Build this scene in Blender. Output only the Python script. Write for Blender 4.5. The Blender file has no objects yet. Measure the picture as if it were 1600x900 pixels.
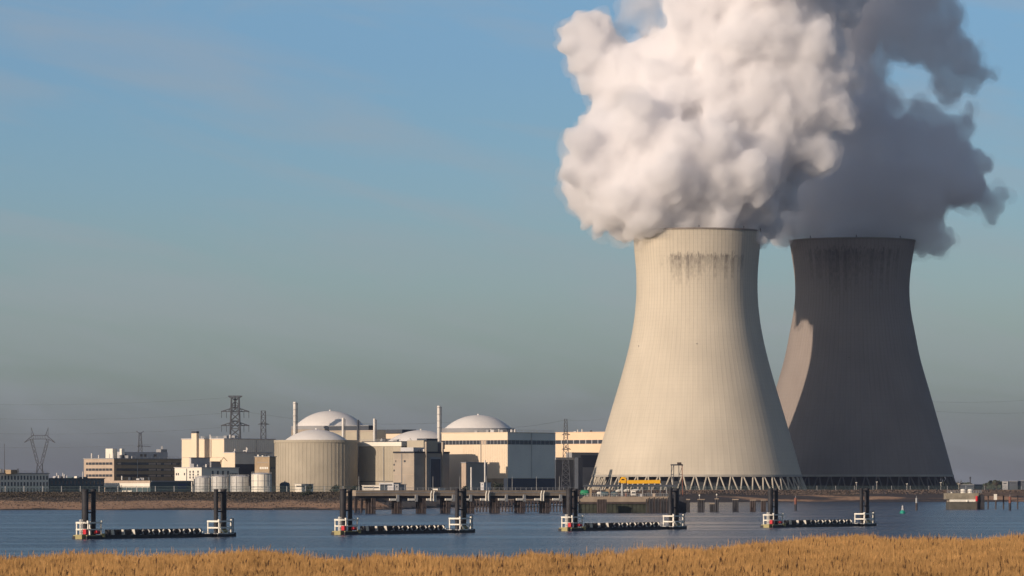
import bpy, bmesh, math, random
import numpy as np
from mathutils import Vector, Matrix
R = math.radians
random.seed(7); rng = np.random.default_rng(11)
scene = bpy.context.scene
COL = scene.collection
# ------------------------------------------------------------------ camera
F = 7230.0        # focal length in photo pixels (1600 wide)
HC = 10.0         # eye height above the water
YH = 758.0        # photo row of the horizon
cam_d = bpy.data.cameras.new("camera"); cam = bpy.data.objects.new("camera", cam_d); COL.objects.link(cam)
cam.location = (0, 0, HC); cam.rotation_euler = (R(90), 0, 0)
cam_d.sensor_width = 36; cam_d.lens = 36 * F / 1600; cam_d.shift_y = (YH - 450) / 1600
cam_d.dof.use_dof = True; cam_d.dof.focus_distance = 1900; cam_d.dof.aperture_fstop = 1.6
cam_d.clip_start = 1; cam_d.clip_end = 90000
scene.camera = cam
# ------------------------------------------------------------------ sun and sky
SUN_AZ, SUN_EL = R(44.5), R(15)          # sun to the left behind the camera
sd = Vector((-math.sin(SUN_AZ) * math.cos(SUN_EL), -math.cos(SUN_AZ) * math.cos(SUN_EL), math.sin(SUN_EL)))
sl = bpy.data.lights.new("sun", 'SUN'); sl.energy = 4.1; sl.angle = R(0.5); sl.color = (1.0, 0.81, 0.65)
so = bpy.data.objects.new("sun", sl); COL.objects.link(so); so.location = (-400, -400, 500)
so.rotation_euler = sd.to_track_quat('Z', 'Y').to_euler()
w = bpy.data.worlds.new("World"); scene.world = w; w.use_nodes = True
nt = w.node_tree; nt.nodes.clear()
def N(t, ty, **k):
    n = t.nodes.new(ty)
    for a, v in k.items(): setattr(n, a, v)
    return n
def ramp(t, stops, interp='LINEAR'):
    n = t.nodes.new('ShaderNodeValToRGB'); cr = n.color_ramp; cr.interpolation = interp
    while len(cr.elements) > 1: cr.elements.remove(cr.elements[-1])
    for i, (p, c) in enumerate(stops):
        e = cr.elements[0] if i == 0 else cr.elements.new(p)
        e.position = p; e.color = (c[0], c[1], c[2], 1)
    return n
out = N(nt, 'ShaderNodeOutputWorld'); bg = N(nt, 'ShaderNodeBackground')
sky = N(nt, 'ShaderNodeTexSky'); sky.sky_type = 'NISHITA'; sky.sun_disc = False
sky.sun_elevation = SUN_EL; sky.sun_rotation = math.atan2(sd.x, sd.y)
sky.altitude = 0; sky.air_density = 1.0; sky.dust_density = 1.0; sky.ozone_density = 1.5
tc = N(nt, 'ShaderNodeTexCoord'); sx = N(nt, 'ShaderNodeSeparateXYZ')
SKY_TINT = [(0.0090, (0.689, 0.713, 0.943)), (0.0401, (0.719, 0.795, 0.999)), (0.0747, (0.787, 0.943, 1.135)), (0.1093, (0.853, 1.085, 1.372)), (0.1438, (0.887, 1.131, 1.486)), (0.1784, (0.925, 1.160, 1.550)), (0.2130, (0.917, 1.174, 1.607)), (0.2476, (0.878, 1.156, 1.604)), (0.3167, (0.804, 1.133, 1.671)), (0.3859, (0.753, 1.101, 1.654)), (0.4550, (0.739, 1.080, 1.641)), (0.5242, (0.767, 1.101, 1.624)), (0.70, (0.86, 0.93, 1.12)), (1.0, (0.84, 0.89, 1.04))]
rp = ramp(nt, SKY_TINT)
nt.links.new(tc.outputs['Generated'], sx.inputs[0])
mr = N(nt, 'ShaderNodeMapRange'); mr.inputs[1].default_value = 0; mr.inputs[2].default_value = 0.2
nt.links.new(sx.outputs[2], mr.inputs[0]); nt.links.new(mr.outputs[0], rp.inputs[0])
mx = N(nt, 'ShaderNodeMix', data_type='RGBA', blend_type='MULTIPLY'); mx.inputs[0].default_value = 1
nt.links.new(sky.outputs[0], mx.inputs[6]); nt.links.new(rp.outputs[0], mx.inputs[7])
WISP = 1
wq = N(nt, 'ShaderNodeMapping'); wq.inputs['Rotation'].default_value = (0, R(-11), 0); nt.links.new(tc.outputs['Generated'], wq.inputs[0])
wp = N(nt, 'ShaderNodeMapping'); wp.inputs['Scale'].default_value = (13, 13, 85); wp.inputs['Location'].default_value = (1.7, 0, 0.4); nt.links.new(wq.outputs[0], wp.inputs[0])
wn_ = N(nt, 'ShaderNodeTexNoise'); wn_.inputs['Scale'].default_value = 1; wn_.inputs['Detail'].default_value = 7; wn_.inputs['Roughness'].default_value = 0.55; wn_.inputs['Distortion'].default_value = 0.6
nt.links.new(wp.outputs[0], wn_.inputs[0])
wr = ramp(nt, [(0.44, (0, 0, 0)), (0.74, (1, 1, 1))]); nt.links.new(wn_.outputs[0], wr.inputs[0])
wf = N(nt, 'ShaderNodeMath', operation='MULTIPLY'); wf.inputs[1].default_value = 0.42 * WISP; nt.links.new(wr.outputs[0], wf.inputs[0])
mw = N(nt, 'ShaderNodeMix', data_type='RGBA'); mw.inputs[7].default_value = (5.2, 5.5, 5.9, 1)
nt.links.new(wf.outputs[0], mw.inputs[0]); nt.links.new(mx.outputs[2], mw.inputs[6]); nt.links.new(mw.outputs[2], bg.inputs[0])
nt.links.new(bg.outputs[0], out.inputs[0])
bg.inputs[1].default_value = 0.07
# ------------------------------------------------------------------ exposure, render settings
vs = scene.view_settings; vs.view_transform = 'Standard'; vs.look = 'None'; vs.gamma = 1; vs.exposure = 0.0; vs.use_curve_mapping = False
cy = scene.cycles
cy.use_denoising = True; cy.max_bounces = 36; cy.diffuse_bounces = 3; cy.glossy_bounces = 3; cy.volume_bounces = 32
cy.transparent_max_bounces = 8; cy.use_adaptive_sampling = True; cy.adaptive_threshold = 0.02
cy.sample_clamp_indirect = 6
# ================================================================== helpers
def P(px, y, D): return Vector(((px - 800) * D / F, D, HC + (YH - y) * D / F))
def Zy(y, D): return HC + (YH - y) * D / F
def Xp(px, D): return (px - 800) * D / F
GZ = 6.2          # level of the works site
MATS = {}
def mat(name, col, rough=0.8, metal=0.0, noise=0.15, scale=0.15, spec=0.3, bump=0.0, stretch=(1, 1, 1)):
    """plain weathered surface: base colour broken up by object-space noise"""
    if name in MATS: return MATS[name]
    m = bpy.data.materials.new(name); m.use_nodes = True; t = m.node_tree
    b = t.nodes['Principled BSDF']; b.inputs['Roughness'].default_value = rough; b.inputs['Metallic'].default_value = metal
    b.inputs['Specular IOR Level'].default_value = spec
    co = N(t, 'ShaderNodeNewGeometry'); mp = N(t, 'ShaderNodeMapping'); mp.inputs['Scale'].default_value = stretch
    nz = N(t, 'ShaderNodeTexNoise'); nz.inputs['Scale'].default_value = scale; nz.inputs['Detail'].default_value = 6
    nz.inputs['Roughness'].default_value = 0.6
    t.links.new(co.outputs['Position'], mp.inputs[0]); t.links.new(mp.outputs[0], nz.inputs[0])
    d = [max(0, c * (1 - noise)) for c in col]; l = [min(1, c * (1 + noise)) for c in col]
    r = ramp(t, [(0.3, d), (0.7, l)]); t.links.new(nz.outputs[0], r.inputs[0]); t.links.new(r.outputs[0], b.inputs['Base Color'])
    if bump:
        bp = N(t, 'ShaderNodeBump'); bp.inputs['Strength'].default_value = bump; bp.inputs['Distance'].default_value = 0.3
        t.links.new(nz.outputs[0], bp.inputs['Height']); t.links.new(bp.outputs[0], b.inputs['Normal'])
    MATS[name] = m; return m
def wloc(o):
    v = Vector((0, 0, 0))
    while o is not None: v += o.location; o = o.parent
    return v
class MB:
    def __init__(s): s.v = []; s.f = []; s.sm = False
    def quad(s, a, b, c, d):
        i = len(s.v); s.v += [tuple(a), tuple(b), tuple(c), tuple(d)]; s.f.append((i, i+1, i+2, i+3)); return s
    def obox(s, o, a, b, c):
        o, a, b, c = Vector(o), Vector(a), Vector(b), Vector(c)
        if a.cross(b).dot(c) < 0: a, b = b, a
        i = len(s.v)
        for k in range(8): s.v.append(tuple(o + a * (k & 1) + b * ((k >> 1) & 1) + c * ((k >> 2) & 1)))
        for q in ((0, 2, 3, 1), (4, 5, 7, 6), (0, 1, 5, 4), (2, 6, 7, 3), (0, 4, 6, 2), (1, 3, 7, 5)): s.f.append(tuple(i + j for j in q))
        return s
    def box(s, x0, x1, y0, y1, z0, z1): return s.obox((x0, y0, z0), (x1-x0, 0, 0), (0, y1-y0, 0), (0, 0, z1-z0))
    def beam(s, p, q, wd, n=4, w2=None, caps=True):
        p, q = Vector(p), Vector(q); ax = (q - p)
        if ax.length < 1e-6: return s
        ax.normalize(); up = Vector((0, 0, 1)) if abs(ax.z) < 0.95 else Vector((0, 1, 0))
        u = ax.cross(up).normalized(); v = u.cross(ax); i = len(s.v); w2 = wd if w2 is None else w2
        off = math.pi / 4 if n == 4 else 0
        for (c, r) in ((p, wd / 2), (q, w2 / 2)):
            rr = r * (1.4142 if n == 4 else 1)
            for k in range(n):
                a = off + 2 * math.pi * k / n; s.v.append(tuple(c + u * rr * math.cos(a) + v * rr * math.sin(a)))
        for k in range(n):
            k2 = (k + 1) % n; s.f.append((i + k, i + k2, i + n + k2, i + n + k))
        if caps: s.f.append(tuple(i + k for k in range(n - 1, -1, -1))); s.f.append(tuple(i + n + k for k in range(n)))
        return s
    def lathe(s, c, prof, n=48, cap=False, a0=0.0):
        i = len(s.v); cx, cy_ = c[0], c[1]
        for (r, z) in prof:
            for k in range(n):
                a = a0 + 2 * math.pi * k / n; s.v.append((cx + r * math.cos(a), cy_ + r * math.sin(a), z))
        for j in range(len(prof) - 1):
            for k in range(n):
                k2 = (k + 1) % n; s.f.append((i + j*n + k, i + j*n + k2, i + (j+1)*n + k2, i + (j+1)*n + k))
        if cap:
            s.f.append(tuple(i + k for k in range(n - 1, -1, -1))); m = i + (len(prof) - 1) * n; s.f.append(tuple(m + k for k in range(n)))
        return s
    def build(s, name, m, parent=None, smooth=False, loc=None):
        me = bpy.data.meshes.new(name)
        if parent is None and loc is None and s.v:
            a = np.array(s.v); loc = (float(a[:, 0].mean()), float(a[:, 1].mean()), float(a[:, 2].min()))
        base = wloc(parent) if parent is not None else Vector(loc)
        me.from_pydata([tuple(Vector(v) - base) for v in s.v], [], s.f); me.materials.append(m)
        if smooth: me.polygons.foreach_set('use_smooth', [True] * len(me.polygons))
        o = bpy.data.objects.new(name, me); COL.objects.link(o)
        if parent is not None: o.parent = parent
        else: o.location = loc
        return o
def tag(o, label=None, cat=None, group=None, kind=None):
    if label: o['label'] = label
    if cat: o['category'] = cat
    if group: o['group'] = group
    if kind: o['kind'] = kind
    return o
def thing(name, label, cat, loc, group=None):
    o = bpy.data.objects.new(name, None); COL.objects.link(o); o.location = loc; o.empty_display_size = 0.5
    return tag(o, label, cat, group)
def copy_tree(o, parent=None):
    c = o.copy(); COL.objects.link(c); c.parent = parent
    for ch in list(o.children): copy_tree(ch, c)
    return c
# ================================================================== SETTING
# shoreline of the far bank: y of the water's edge as a function of x
SX = [-9000, -66, -48, -15, 30, 90, 170, 9000]; SY = [1850, 1850, 1875, 2250, 2500, 2650, 2760, 2790]
def shore(x): return np.interp(x, SX, SY)
def bank_z(x, y):
    d = y - shore(x) - 5 * np.sin(x * 0.045) - 3 * np.sin(x * 0.13 + 1)
    z = np.interp(d, [-400, 0, 20, 72, 104, 120, 150, 20000, 30000], [-6, -0.15, 0.9, 3.6, 6.7, 6.7, GZ, GZ, GZ])
    return z
def grid_obj(name, xs, ys, zf, m):
    X, Y = np.meshgrid(xs, ys); Z = zf(X, Y); n, k = X.shape
    me = bpy.data.meshes.new(name)
    V = np.stack([X, Y, Z], -1).reshape(-1, 3)
    I = np.arange(n * k).reshape(n, k)
    Fc = np.stack([I[:-1, :-1], I[:-1, 1:], I[1:, 1:], I[1:, :-1]], -1).reshape(-1, 4)
    me.from_pydata(V.tolist(), [], Fc.tolist()); me.materials.append(m)
    me.polygons.foreach_set('use_smooth', [True] * len(me.polygons))
    o = bpy.data.objects.new(name, me); COL.objects.link(o); o['kind'] = 'structure'; return o
# --- water
def water_mat():
    m = bpy.data.materials.new("river_water"); m.use_nodes = True; t = m.node_tree; b = t.nodes['Principled BSDF']
    b.inputs['Base Color'].default_value = (0.014, 0.038, 0.080, 1); b.inputs['Roughness'].default_value = 0.22; b.inputs['Specular IOR Level'].default_value = 0.34
    b.inputs['IOR'].default_value = 1.33
    g = N(t, 'ShaderNodeNewGeometry')
    mp = N(t, 'ShaderNodeMapping'); mp.inputs['Scale'].default_value = (1, 0.35, 1)
    t.links.new(g.outputs['Position'], mp.inputs[0])
    n1 = N(t, 'ShaderNodeTexNoise'); n1.inputs['Scale'].default_value = 0.35; n1.inputs['Detail'].default_value = 8; n1.inputs['Roughness'].default_value = 0.7
    t.links.new(mp.outputs[0], n1.inputs[0])
    # calmer and rougher lanes along the river
    mp2 = N(t, 'ShaderNodeMapping'); mp2.inputs['Scale'].default_value = (0.0028, 0.016, 1); mp2.inputs['Rotation'].default_value = (0, 0, R(2))
    t.links.new(g.outputs['Position'], mp2.inputs[0])
    n2 = N(t, 'ShaderNodeTexNoise'); n2.inputs['Scale'].default_value = 1; n2.inputs['Detail'].default_value = 4
    t.links.new(mp2.outputs[0], n2.inputs[0])
    r2 = ramp(t, [(0.40, (0.10,)*3), (0.46, (0.75,)*3), (0.6, (1,)*3)]); t.links.new(n2.outputs[0], r2.inputs[0])
    bp = N(t, 'ShaderNodeBump'); bp.inputs['Distance'].default_value = 1.9
    # wind patches: long in depth so that they still read as ripples at a grazing view
    mp3 = N(t, 'ShaderNodeMapping'); mp3.inputs['Scale'].default_value = (0.22, 0.022, 1); t.links.new(g.outputs['Position'], mp3.inputs[0])
    n3 = N(t, 'ShaderNodeTexNoise'); n3.inputs['Scale'].default_value = 1; n3.inputs['Detail'].default_value = 6; n3.inputs['Roughness'].default_value = 0.7; t.links.new(mp3.outputs[0], n3.inputs[0])
    r3 = ramp(t, [(0.3, (0.08,)*3), (0.7, (0.66,)*3)]); t.links.new(n3.outputs[0], r3.inputs[0]); r5 = ramp(t, [(0.38, (.7,)*3), (0.50, (1,)*3), (0.575, (1.0,)*3), (0.61, (2.4,)*3)]); t.links.new(n2.outputs[0], r5.inputs[0])
    m5 = N(t, 'ShaderNodeMath', operation='MULTIPLY'); t.links.new(r3.outputs[0], m5.inputs[0]); t.links.new(r5.outputs[0], m5.inputs[1]); t.links.new(m5.outputs[0], b.inputs['Specular IOR Level'])
    ml = N(t, 'ShaderNodeMath', operation='MULTIPLY'); ml.inputs[1].default_value = 0.9
    m6 = N(t, 'ShaderNodeMath', operation='MULTIPLY'); r6 = ramp(t, [(0.3, (.35,)*3), (0.7, (1.5,)*3)]); t.links.new(n3.outputs[0], r6.inputs[0]); t.links.new(r2.outputs[0], m6.inputs[0]); t.links.new(r6.outputs[0], m6.inputs[1]); t.links.new(m6.outputs[0], ml.inputs[0]); t.links.new(ml.outputs[0], bp.inputs['Strength'])
    t.links.new(n1.outputs[0], bp.inputs['Height']); t.links.new(bp.outputs[0], b.inputs['Normal'])
    return m
wm = water_mat()
wmb = MB().quad((-9000, 60, 0), (9000, 60, 0), (9000, 3300, 0), (-9000, 3300, 0)); wo = wmb.build('water', wm, loc=(0, 0, 0)); wo['kind'] = 'structure'
# --- far bank
def bank_mat():
    m = bpy.data.materials.new("bank_soil"); m.use_nodes = True; t = m.node_tree; b = t.nodes['Principled BSDF']; b.inputs['Roughness'].default_value = 0.95
    b.inputs['Specular IOR Level'].default_value = 0.1
    g = N(t, 'ShaderNodeNewGeometry'); s = N(t, 'ShaderNodeSeparateXYZ'); t.links.new(g.outputs['Position'], s.inputs[0])
    nz = N(t, 'ShaderNodeTexNoise'); nz.inputs['Scale'].default_value = 0.025; nz.inputs['Detail'].default_value = 9; nz.inputs['Roughness'].default_value = 0.65
    t.links.new(g.outputs['Position'], nz.inputs[0])
    a = N(t, 'ShaderNodeMath', operation='MULTIPLY_ADD'); a.inputs[1].default_value = 5.0
    t.links.new(nz.outputs[0], a.inputs[0]); t.links.new(s.outputs[2], a.inputs[2])     # z + noise
    mrr = N(t, 'ShaderNodeMapRange'); mrr.inputs[1].default_value = 2.0; mrr.inputs[2].default_value = 10.4; t.links.new(a.outputs[0], mrr.inputs[0])
    r = ramp(t, [(0.0, (0.045, 0.042, 0.04)), (0.12, (0.08, 0.068, 0.055)), (0.17, (0.46, 0.28, 0.17)), (0.40, (0.52, 0.33, 0.20)), (0.47, (0.10, 0.08, 0.06)),
                 (0.62, (0.07, 0.06, 0.045)), (0.78, (0.09, 0.075, 0.055)), (1.0, (0.09, 0.08, 0.06))])
    t.links.new(mrr.outputs[0], r.inputs[0])
    n2 = N(t, 'ShaderNodeTexNoise'); n2.inputs['Scale'].default_value = 0.5; n2.inputs['Detail'].default_value = 5; t.links.new(g.outputs['Position'], n2.inputs[0])
    r2 = ramp(t, [(0.3, (0.6,)*3), (0.7, (1.25,)*3)]); t.links.new(n2.outputs[0], r2.inputs[0])
    # east of the quay the beach is mostly dark stone with a few sandy patches
    mx1 = N(t, 'ShaderNodeMapRange'); mx1.inputs[1].default_value = -30; mx1.inputs[2].default_value = 60; t.links.new(s.outputs[0], mx1.inputs[0])
    n4 = N(t, 'ShaderNodeTexNoise'); n4.inputs['Scale'].default_value = 0.016; n4.inputs['Detail'].default_value = 3; t.links.new(g.outputs['Position'], n4.inputs[0])
    r4 = ramp(t, [(0.52, (1,)*3), (0.60, (0,)*3)]); t.links.new(n4.outputs[0], r4.inputs[0])
    m4 = N(t, 'ShaderNodeMath', operation='MULTIPLY'); t.links.new(mx1.outputs[0], m4.inputs[0]); t.links.new(r4.outputs[0], m4.inputs[1])
    md = N(t, 'ShaderNodeMix', data_type='RGBA'); md.inputs[7].default_value = (0.075, 0.065, 0.06, 1); t.links.new(m4.outputs[0], md.inputs[0]); t.links.new(r.outputs[0], md.inputs[6])
    mm = N(t, 'ShaderNodeMix', data_type='RGBA', blend_type='MULTIPLY'); mm.inputs[0].default_value = 1
    t.links.new(md.outputs[2], mm.inputs[6]); t.links.new(r2.outputs[0], mm.inputs[7]); t.links.new(mm.outputs[2], b.inputs['Base Color'])
    return m
bm_ = bank_mat()
xs = np.concatenate([np.linspace(-9000, -420, 12), np.linspace(-400, 500, 226), np.linspace(520, 9000, 12)])
ys = np.concatenate([np.linspace(1700, 3000, 261), np.linspace(3050, 28000, 14)])
bank = grid_obj('ground', xs, ys, bank_z, bm_)
# ================================================================== COOLING TOWERS
def tower_mat(name, base, cx, cyy, ztop, nrib, st_dir, st_w, st_amt, hl, soft=2.0):
    m = bpy.data.materials.new(name); m.use_nodes = True; t = m.node_tree; b = t.nodes['Principled BSDF']; b.inputs['Roughness'].default_value = 0.9
    b.inputs['Specular IOR Level'].default_value = 0.15
    L = t.links.new
    def mth(op, a, bb=None, c=None, clamp=False):
        n = N(t, 'ShaderNodeMath', operation=op); n.use_clamp = clamp
        for k, v in enumerate((a, bb, c)):
            if v is None: continue
            if isinstance(v, (int, float)): n.inputs[k].default_value = v
            else: L(v, n.inputs[k])
        return n.outputs[0]
    g = N(t, 'ShaderNodeTexCoord'); s = N(t, 'ShaderNodeSeparateXYZ'); L(g.outputs['Object'], s.inputs[0])
    x, y, z = s.outputs[0], s.outputs[1], s.outputs[2]
    ang = mth('ARCTAN2', y, x); u = mth('MULTIPLY', ang, nrib / (2 * math.pi))
    fr = mth('FRACT', u); cell = mth('FLOOR', u)
    ridge = mth('ABSOLUTE', mth('SUBTRACT', fr, 0.5))          # .5 at the ribs
    ribm = mth('GREATER_THAN', ridge, 0.42)
    # per-bay random
    wn = N(t, 'ShaderNodeTexWhiteNoise', noise_dimensions='1D'); L(cell, wn.inputs['W'])
    # streak coordinates: angle scaled high, z low
    cv = N(t, 'ShaderNodeCombineXYZ'); L(mth('MULTIPLY', ang, 60.0), cv.inputs[0]); L(mth('MULTIPLY', z, 0.035), cv.inputs[1])
    n1 = N(t, 'ShaderNodeTexNoise'); n1.inputs['Scale'].default_value = 1; n1.inputs['Detail'].default_value = 5; L(cv.outputs[0], n1.inputs[0])
    cv2 = N(t, 'ShaderNodeCombineXYZ'); L(mth('MULTIPLY', ang, 30.0), cv2.inputs[0]); L(mth('MULTIPLY', z, 0.25), cv2.inputs[1])
    n2 = N(t, 'ShaderNodeTexNoise'); n2.inputs['Scale'].default_value = 1; n2.inputs['Detail'].default_value = 8; n2.inputs['Roughness'].default_value = 0.75; L(cv2.outputs[0], n2.inputs[0])
    # large patches
    n3 = N(t, 'ShaderNodeTexNoise'); n3.inputs['Scale'].default_value = 0.03; n3.inputs['Detail'].default_value = 4; L(g.outputs['Object'], n3.inputs[0])
    # band below the rim where the stains sit
    zr = mth('SUBTRACT', ztop, z)                                # metres below rim
    up = mth('MULTIPLY', mth('SUBTRACT', mth('ADD', zr, mth('MULTIPLY', mth('SUBTRACT', n2.outputs[0], 0.5), 14.0)), hl[0] - 1.5), 0.16, clamp=True)
    dn = mth('SUBTRACT', 1.0, mth('MULTIPLY', mth('SUBTRACT', zr, hl[0] + 2), 1.0 / hl[1], clamp=True))
    da = mth('SUBTRACT', ang, st_dir)
    win = mth('SUBTRACT', 1.0, mth('POWER', mth('MINIMUM', mth('ABSOLUTE', mth('MULTIPLY', da, 1.0 / st_w)), 1.0), 3.0))
    amt = mth('MULTIPLY', mth('MULTIPLY', up, dn), win)
    thr = mth('SUBTRACT', mth('ADD', n2.outputs[0], mth('MULTIPLY', wn.outputs[0], 0.24)), mth('SUBTRACT', 1.04, mth('MULTIPLY', amt, 0.84)))
    stain = mth('MULTIPLY', mth('MULTIPLY', thr, soft, clamp=True), mth('SUBTRACT', 1.0, mth('MULTIPLY', ribm, 0.5)))
    stain = mth('MULTIPLY', stain, mth('MULTIPLY', st_amt, mth('GREATER_THAN', amt, 0.01)))
    # base tone
    f = mth('ADD', mth('MULTIPLY', n1.outputs[0], 0.26), mth('MULTIPLY', n3.outputs[0], 0.42))
    f = mth('ADD', f, 0.66)
    # faint lift lines
    lf = mth('FRACT', mth('MULTIPLY', z, 1 / 2.6)); ll = mth('LESS_THAN', lf, 0.14)
    f = mth('SUBTRACT', f, mth('MULTIPLY', mth('MULTIPLY', ll, n3.outputs[0]), 0.08))
    # darker lines at the ribs, stronger in upper part
    hi = mth('SUBTRACT', 1.0, mth('MULTIPLY', mth('SUBTRACT', zr, 40.0), 1 / 70.0, clamp=True))
    f = mth('SUBTRACT', f, mth('MULTIPLY', ribm, mth('ADD', 0.03, mth('MULTIPLY', hi, 0.13))))
    rimd = mth('SUBTRACT', 1.0, mth('MULTIPLY', zr, 1 / 1.2, clamp=True))
    f = mth('SUBTRACT', f, mth('MULTIPLY', rimd, 0.30))
    nlow = mth('MULTIPLY', mth('SUBTRACT', 1.0, mth('MULTIPLY', zr, 1 / 16.0, clamp=True)), mth('SUBTRACT', n2.outputs[0], 0.2))
    f = mth('SUBTRACT', f, mth('MULTIPLY', nlow, 0.35))
    c = N(t, 'ShaderNodeMix', data_type='RGBA', blend_type='MULTIPLY'); c.inputs[0].default_value = 1
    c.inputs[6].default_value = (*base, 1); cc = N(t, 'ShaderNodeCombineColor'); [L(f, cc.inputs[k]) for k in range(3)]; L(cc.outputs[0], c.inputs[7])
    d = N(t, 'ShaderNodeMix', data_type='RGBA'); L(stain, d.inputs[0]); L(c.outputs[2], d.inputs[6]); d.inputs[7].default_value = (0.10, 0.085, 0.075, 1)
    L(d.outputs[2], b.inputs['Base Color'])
    return m
def interp_prof(pts, n):
    z = np.array([p[1] for p in pts]); r = np.array([p[0] for p in pts]); o = np.argsort(z); z, r = z[o], r[o]
    # natural cubic spline
    k = len(z); h = np.diff(z); A = np.eye(k); B = np.zeros(k)
    for i in range(1, k - 1):
        A[i, i-1] = h[i-1]; A[i, i] = 2 * (h[i-1] + h[i]); A[i, i+1] = h[i]
        B[i] = 6 * ((r[i+1] - r[i]) / h[i] - (r[i] - r[i-1]) / h[i-1])
    M = np.linalg.solve(A, B); zz = np.linspace(z[0], z[-1], n); rr = []
    for q in zz:
        i = min(max(np.searchsorted(z, q) - 1, 0), k - 2); t1 = z[i+1] - q; t0 = q - z[i]
        rr.append((M[i] * t1**3 + M[i+1] * t0**3) / (6 * h[i]) + (r[i] / h[i] - M[i] * h[i] / 6) * t1 + (r[i+1] / h[i] - M[i+1] * h[i] / 6) * t0)
    return list(zip([float(a) for a in rr], [float(a) for a in zz]))
def cooling_tower(label, px, D, prof_px, base, st, hatches=()):
    cx = Xp(px, D); sc = D / F
    pts = [(r * sc, Zy(y, D)) for (y, r) in prof_px]
    prof = interp_prof(pts, 70); ztop, zbot = prof[-1][1], prof[0][1]
    t = thing('cooling_tower', label, 'cooling tower', (cx, D, GZ), 'hyperboloid cooling towers')
    nr = 98; sub = 6; n = nr * sub
    v = []; f = []
    for (r, z) in prof:
        for k in range(n):
            a = 2 * math.pi * (k / n) ; rr = r + (0.035 if k % sub == 0 else 0.0)
            v.append((cx + rr * math.cos(a), D + rr * math.sin(a), z))
    m = len(prof)
    for j in range(m - 1):
        for k in range(n):
            k2 = (k + 1) % n; f.append((j*n + k, j*n + k2, (j+1)*n + k2, (j+1)*n + k))
    b = MB(); b.v = v; b.f = f
    # thickness: rim cap and inner face
    inner = [(prof[-1][0], ztop), (prof[-1][0] - 1.0, ztop + 0.02)] + [(r - 1.0, z) for (r, z) in reversed(prof[:-1])] + [(prof[0][0], zbot)]
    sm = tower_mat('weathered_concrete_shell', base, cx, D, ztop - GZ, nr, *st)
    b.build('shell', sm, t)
    MB().lathe((cx, D), inner[:2] + inner[2::3] + [inner[-1]], 120).build('inner_lining', mat('dark_lining', (0.12, 0.11, 0.10)), t)
    r0 = prof[0][0]
    lintel = MB().lathe((cx, D), [(r0 - 1.3, zbot - 0.9), (r0 + 0.35, zbot - 0.9), (r0 + 0.35, zbot + 0.5), (r0 - 1.3, zbot + 0.5), (r0 - 1.3, zbot - 0.9)], 216)
    lintel.build('ring_beam', mat('pale_concrete', (0.42, 0.39, 0.33)), t)
    MB().lathe((cx, D), [(prof[-1][0] + 0.5, ztop - 0.5), (prof[-1][0] + 0.5, ztop + 0.5), (prof[-1][0] - 1.2, ztop + 0.5), (prof[-1][0] - 1.2, ztop - 0.5), (prof[-1][0] + 0.5, ztop - 0.5)], 200).build('rim_walkway', mat('stained_rim', (0.22, 0.19, 0.16)), t)
    nv = 54; lm = mat('column_concrete', (0.50, 0.45, 0.36)) if D < 3100 else mat('shaded_column_concrete', (0.13, 0.12, 0.11)); rb = r0 + 3.4  # farther tower's columns take a copy darkened for its shade
    for k in range(nv):
        a = 2 * math.pi * k / nv; da = math.pi / nv
        top = Vector((cx + (r0 - .4) * math.cos(a), D + (r0 - .4) * math.sin(a), zbot - 0.8))
        q = MB()
        for sgn in (-1, 1):
            aa = a + sgn * da * 0.80; q.beam(top + Vector((-math.sin(a), math.cos(a), 0)) * sgn * .55, (cx + rb * math.cos(aa), D + rb * math.sin(aa), GZ - 0.2), 1.0, 6)
        q.build('diagonal_columns', lm, t)
    MB().lathe((cx, D), [(rb + 1.5, GZ - 0.5), (rb + 1.5, GZ + 0.9), (rb + 0.9, GZ + 0.9), (rb + .9, GZ - .5)], 120).build('basin_wall', mat('basin_concrete', (0.2, 0.19, 0.17)), t)
    MB().lathe((cx, D), [(r0 - 9, GZ - 0.5), (r0 - 9, zbot + 3)], 90).build('cooling_packing', mat('dark_packing', (0.035, 0.04, 0.045)), t)
    for k in range(8):
        a = 2 * math.pi * (k + .5) / 8 - 0.4; rr = prof[-1][0] + 0.1
        MB().beam((cx + rr*math.cos(a), D + rr*math.sin(a), ztop + .5), (cx + rr*math.cos(a), D + rr*math.sin(a), ztop + 2.1), 0.5).build('warning_light', mat('dark_metal', (0.05, 0.05, 0.06)), t)
    for (ha, hy) in hatches:
        hz = Zy(hy, D); hr = float(np.interp(hz, [p[1] for p in prof], [p[0] for p in prof])) + .05; u = Vector((math.sin(ha), -math.cos(ha), 0)); v = Vector((math.cos(ha), math.sin(ha), 0))
        MB().obox(Vector((cx, D, hz)) + u * hr - v * .25, v * .5, u * .25, ZUP * .6).build('hatch', MATS['dark_metal'], t)
    return t, cx, ztop, prof
ZUP = Vector((0, 0, 1))
T1 = [(362, 99), (389, 98.0), (415, 95.7), (445, 94.5), (480, 96), (520, 101.5), (560, 110.5), (600, 121.5), (640, 133.5), (705, 152.5), (743, 163.5)]
T2 = [(377, 98), (400, 94.3), (425, 90.7), (451, 89), (487, 91.5), (520, 97.6), (560, 105.7), (600, 117), (640, 128.5), (705, 147), (743, 157.5)]
t1, c1x, z1, pr1 = cooling_tower('near cream concrete cooling tower in sunlight, dark vertical stains below its rim', 1089, 3000, T1, (0.57, 0.508, 0.40), (-math.pi/2 + 0.10, 1.0, 0.88, (13.5, 36), 1.9), [(-.04, 541), (-1.05, 543)])
t2, c2x, z2, pr2 = cooling_tower('farther cooling tower almost wholly in shadow, behind the cream one at right', 1331.7, 3175, T2, (0.285, 0.245, 0.215), (-math.pi/2 - 0.05, 1.2, 1.0, (4, 56), 2.0), [(-.12, 562), (1.3, 560)])

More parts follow.
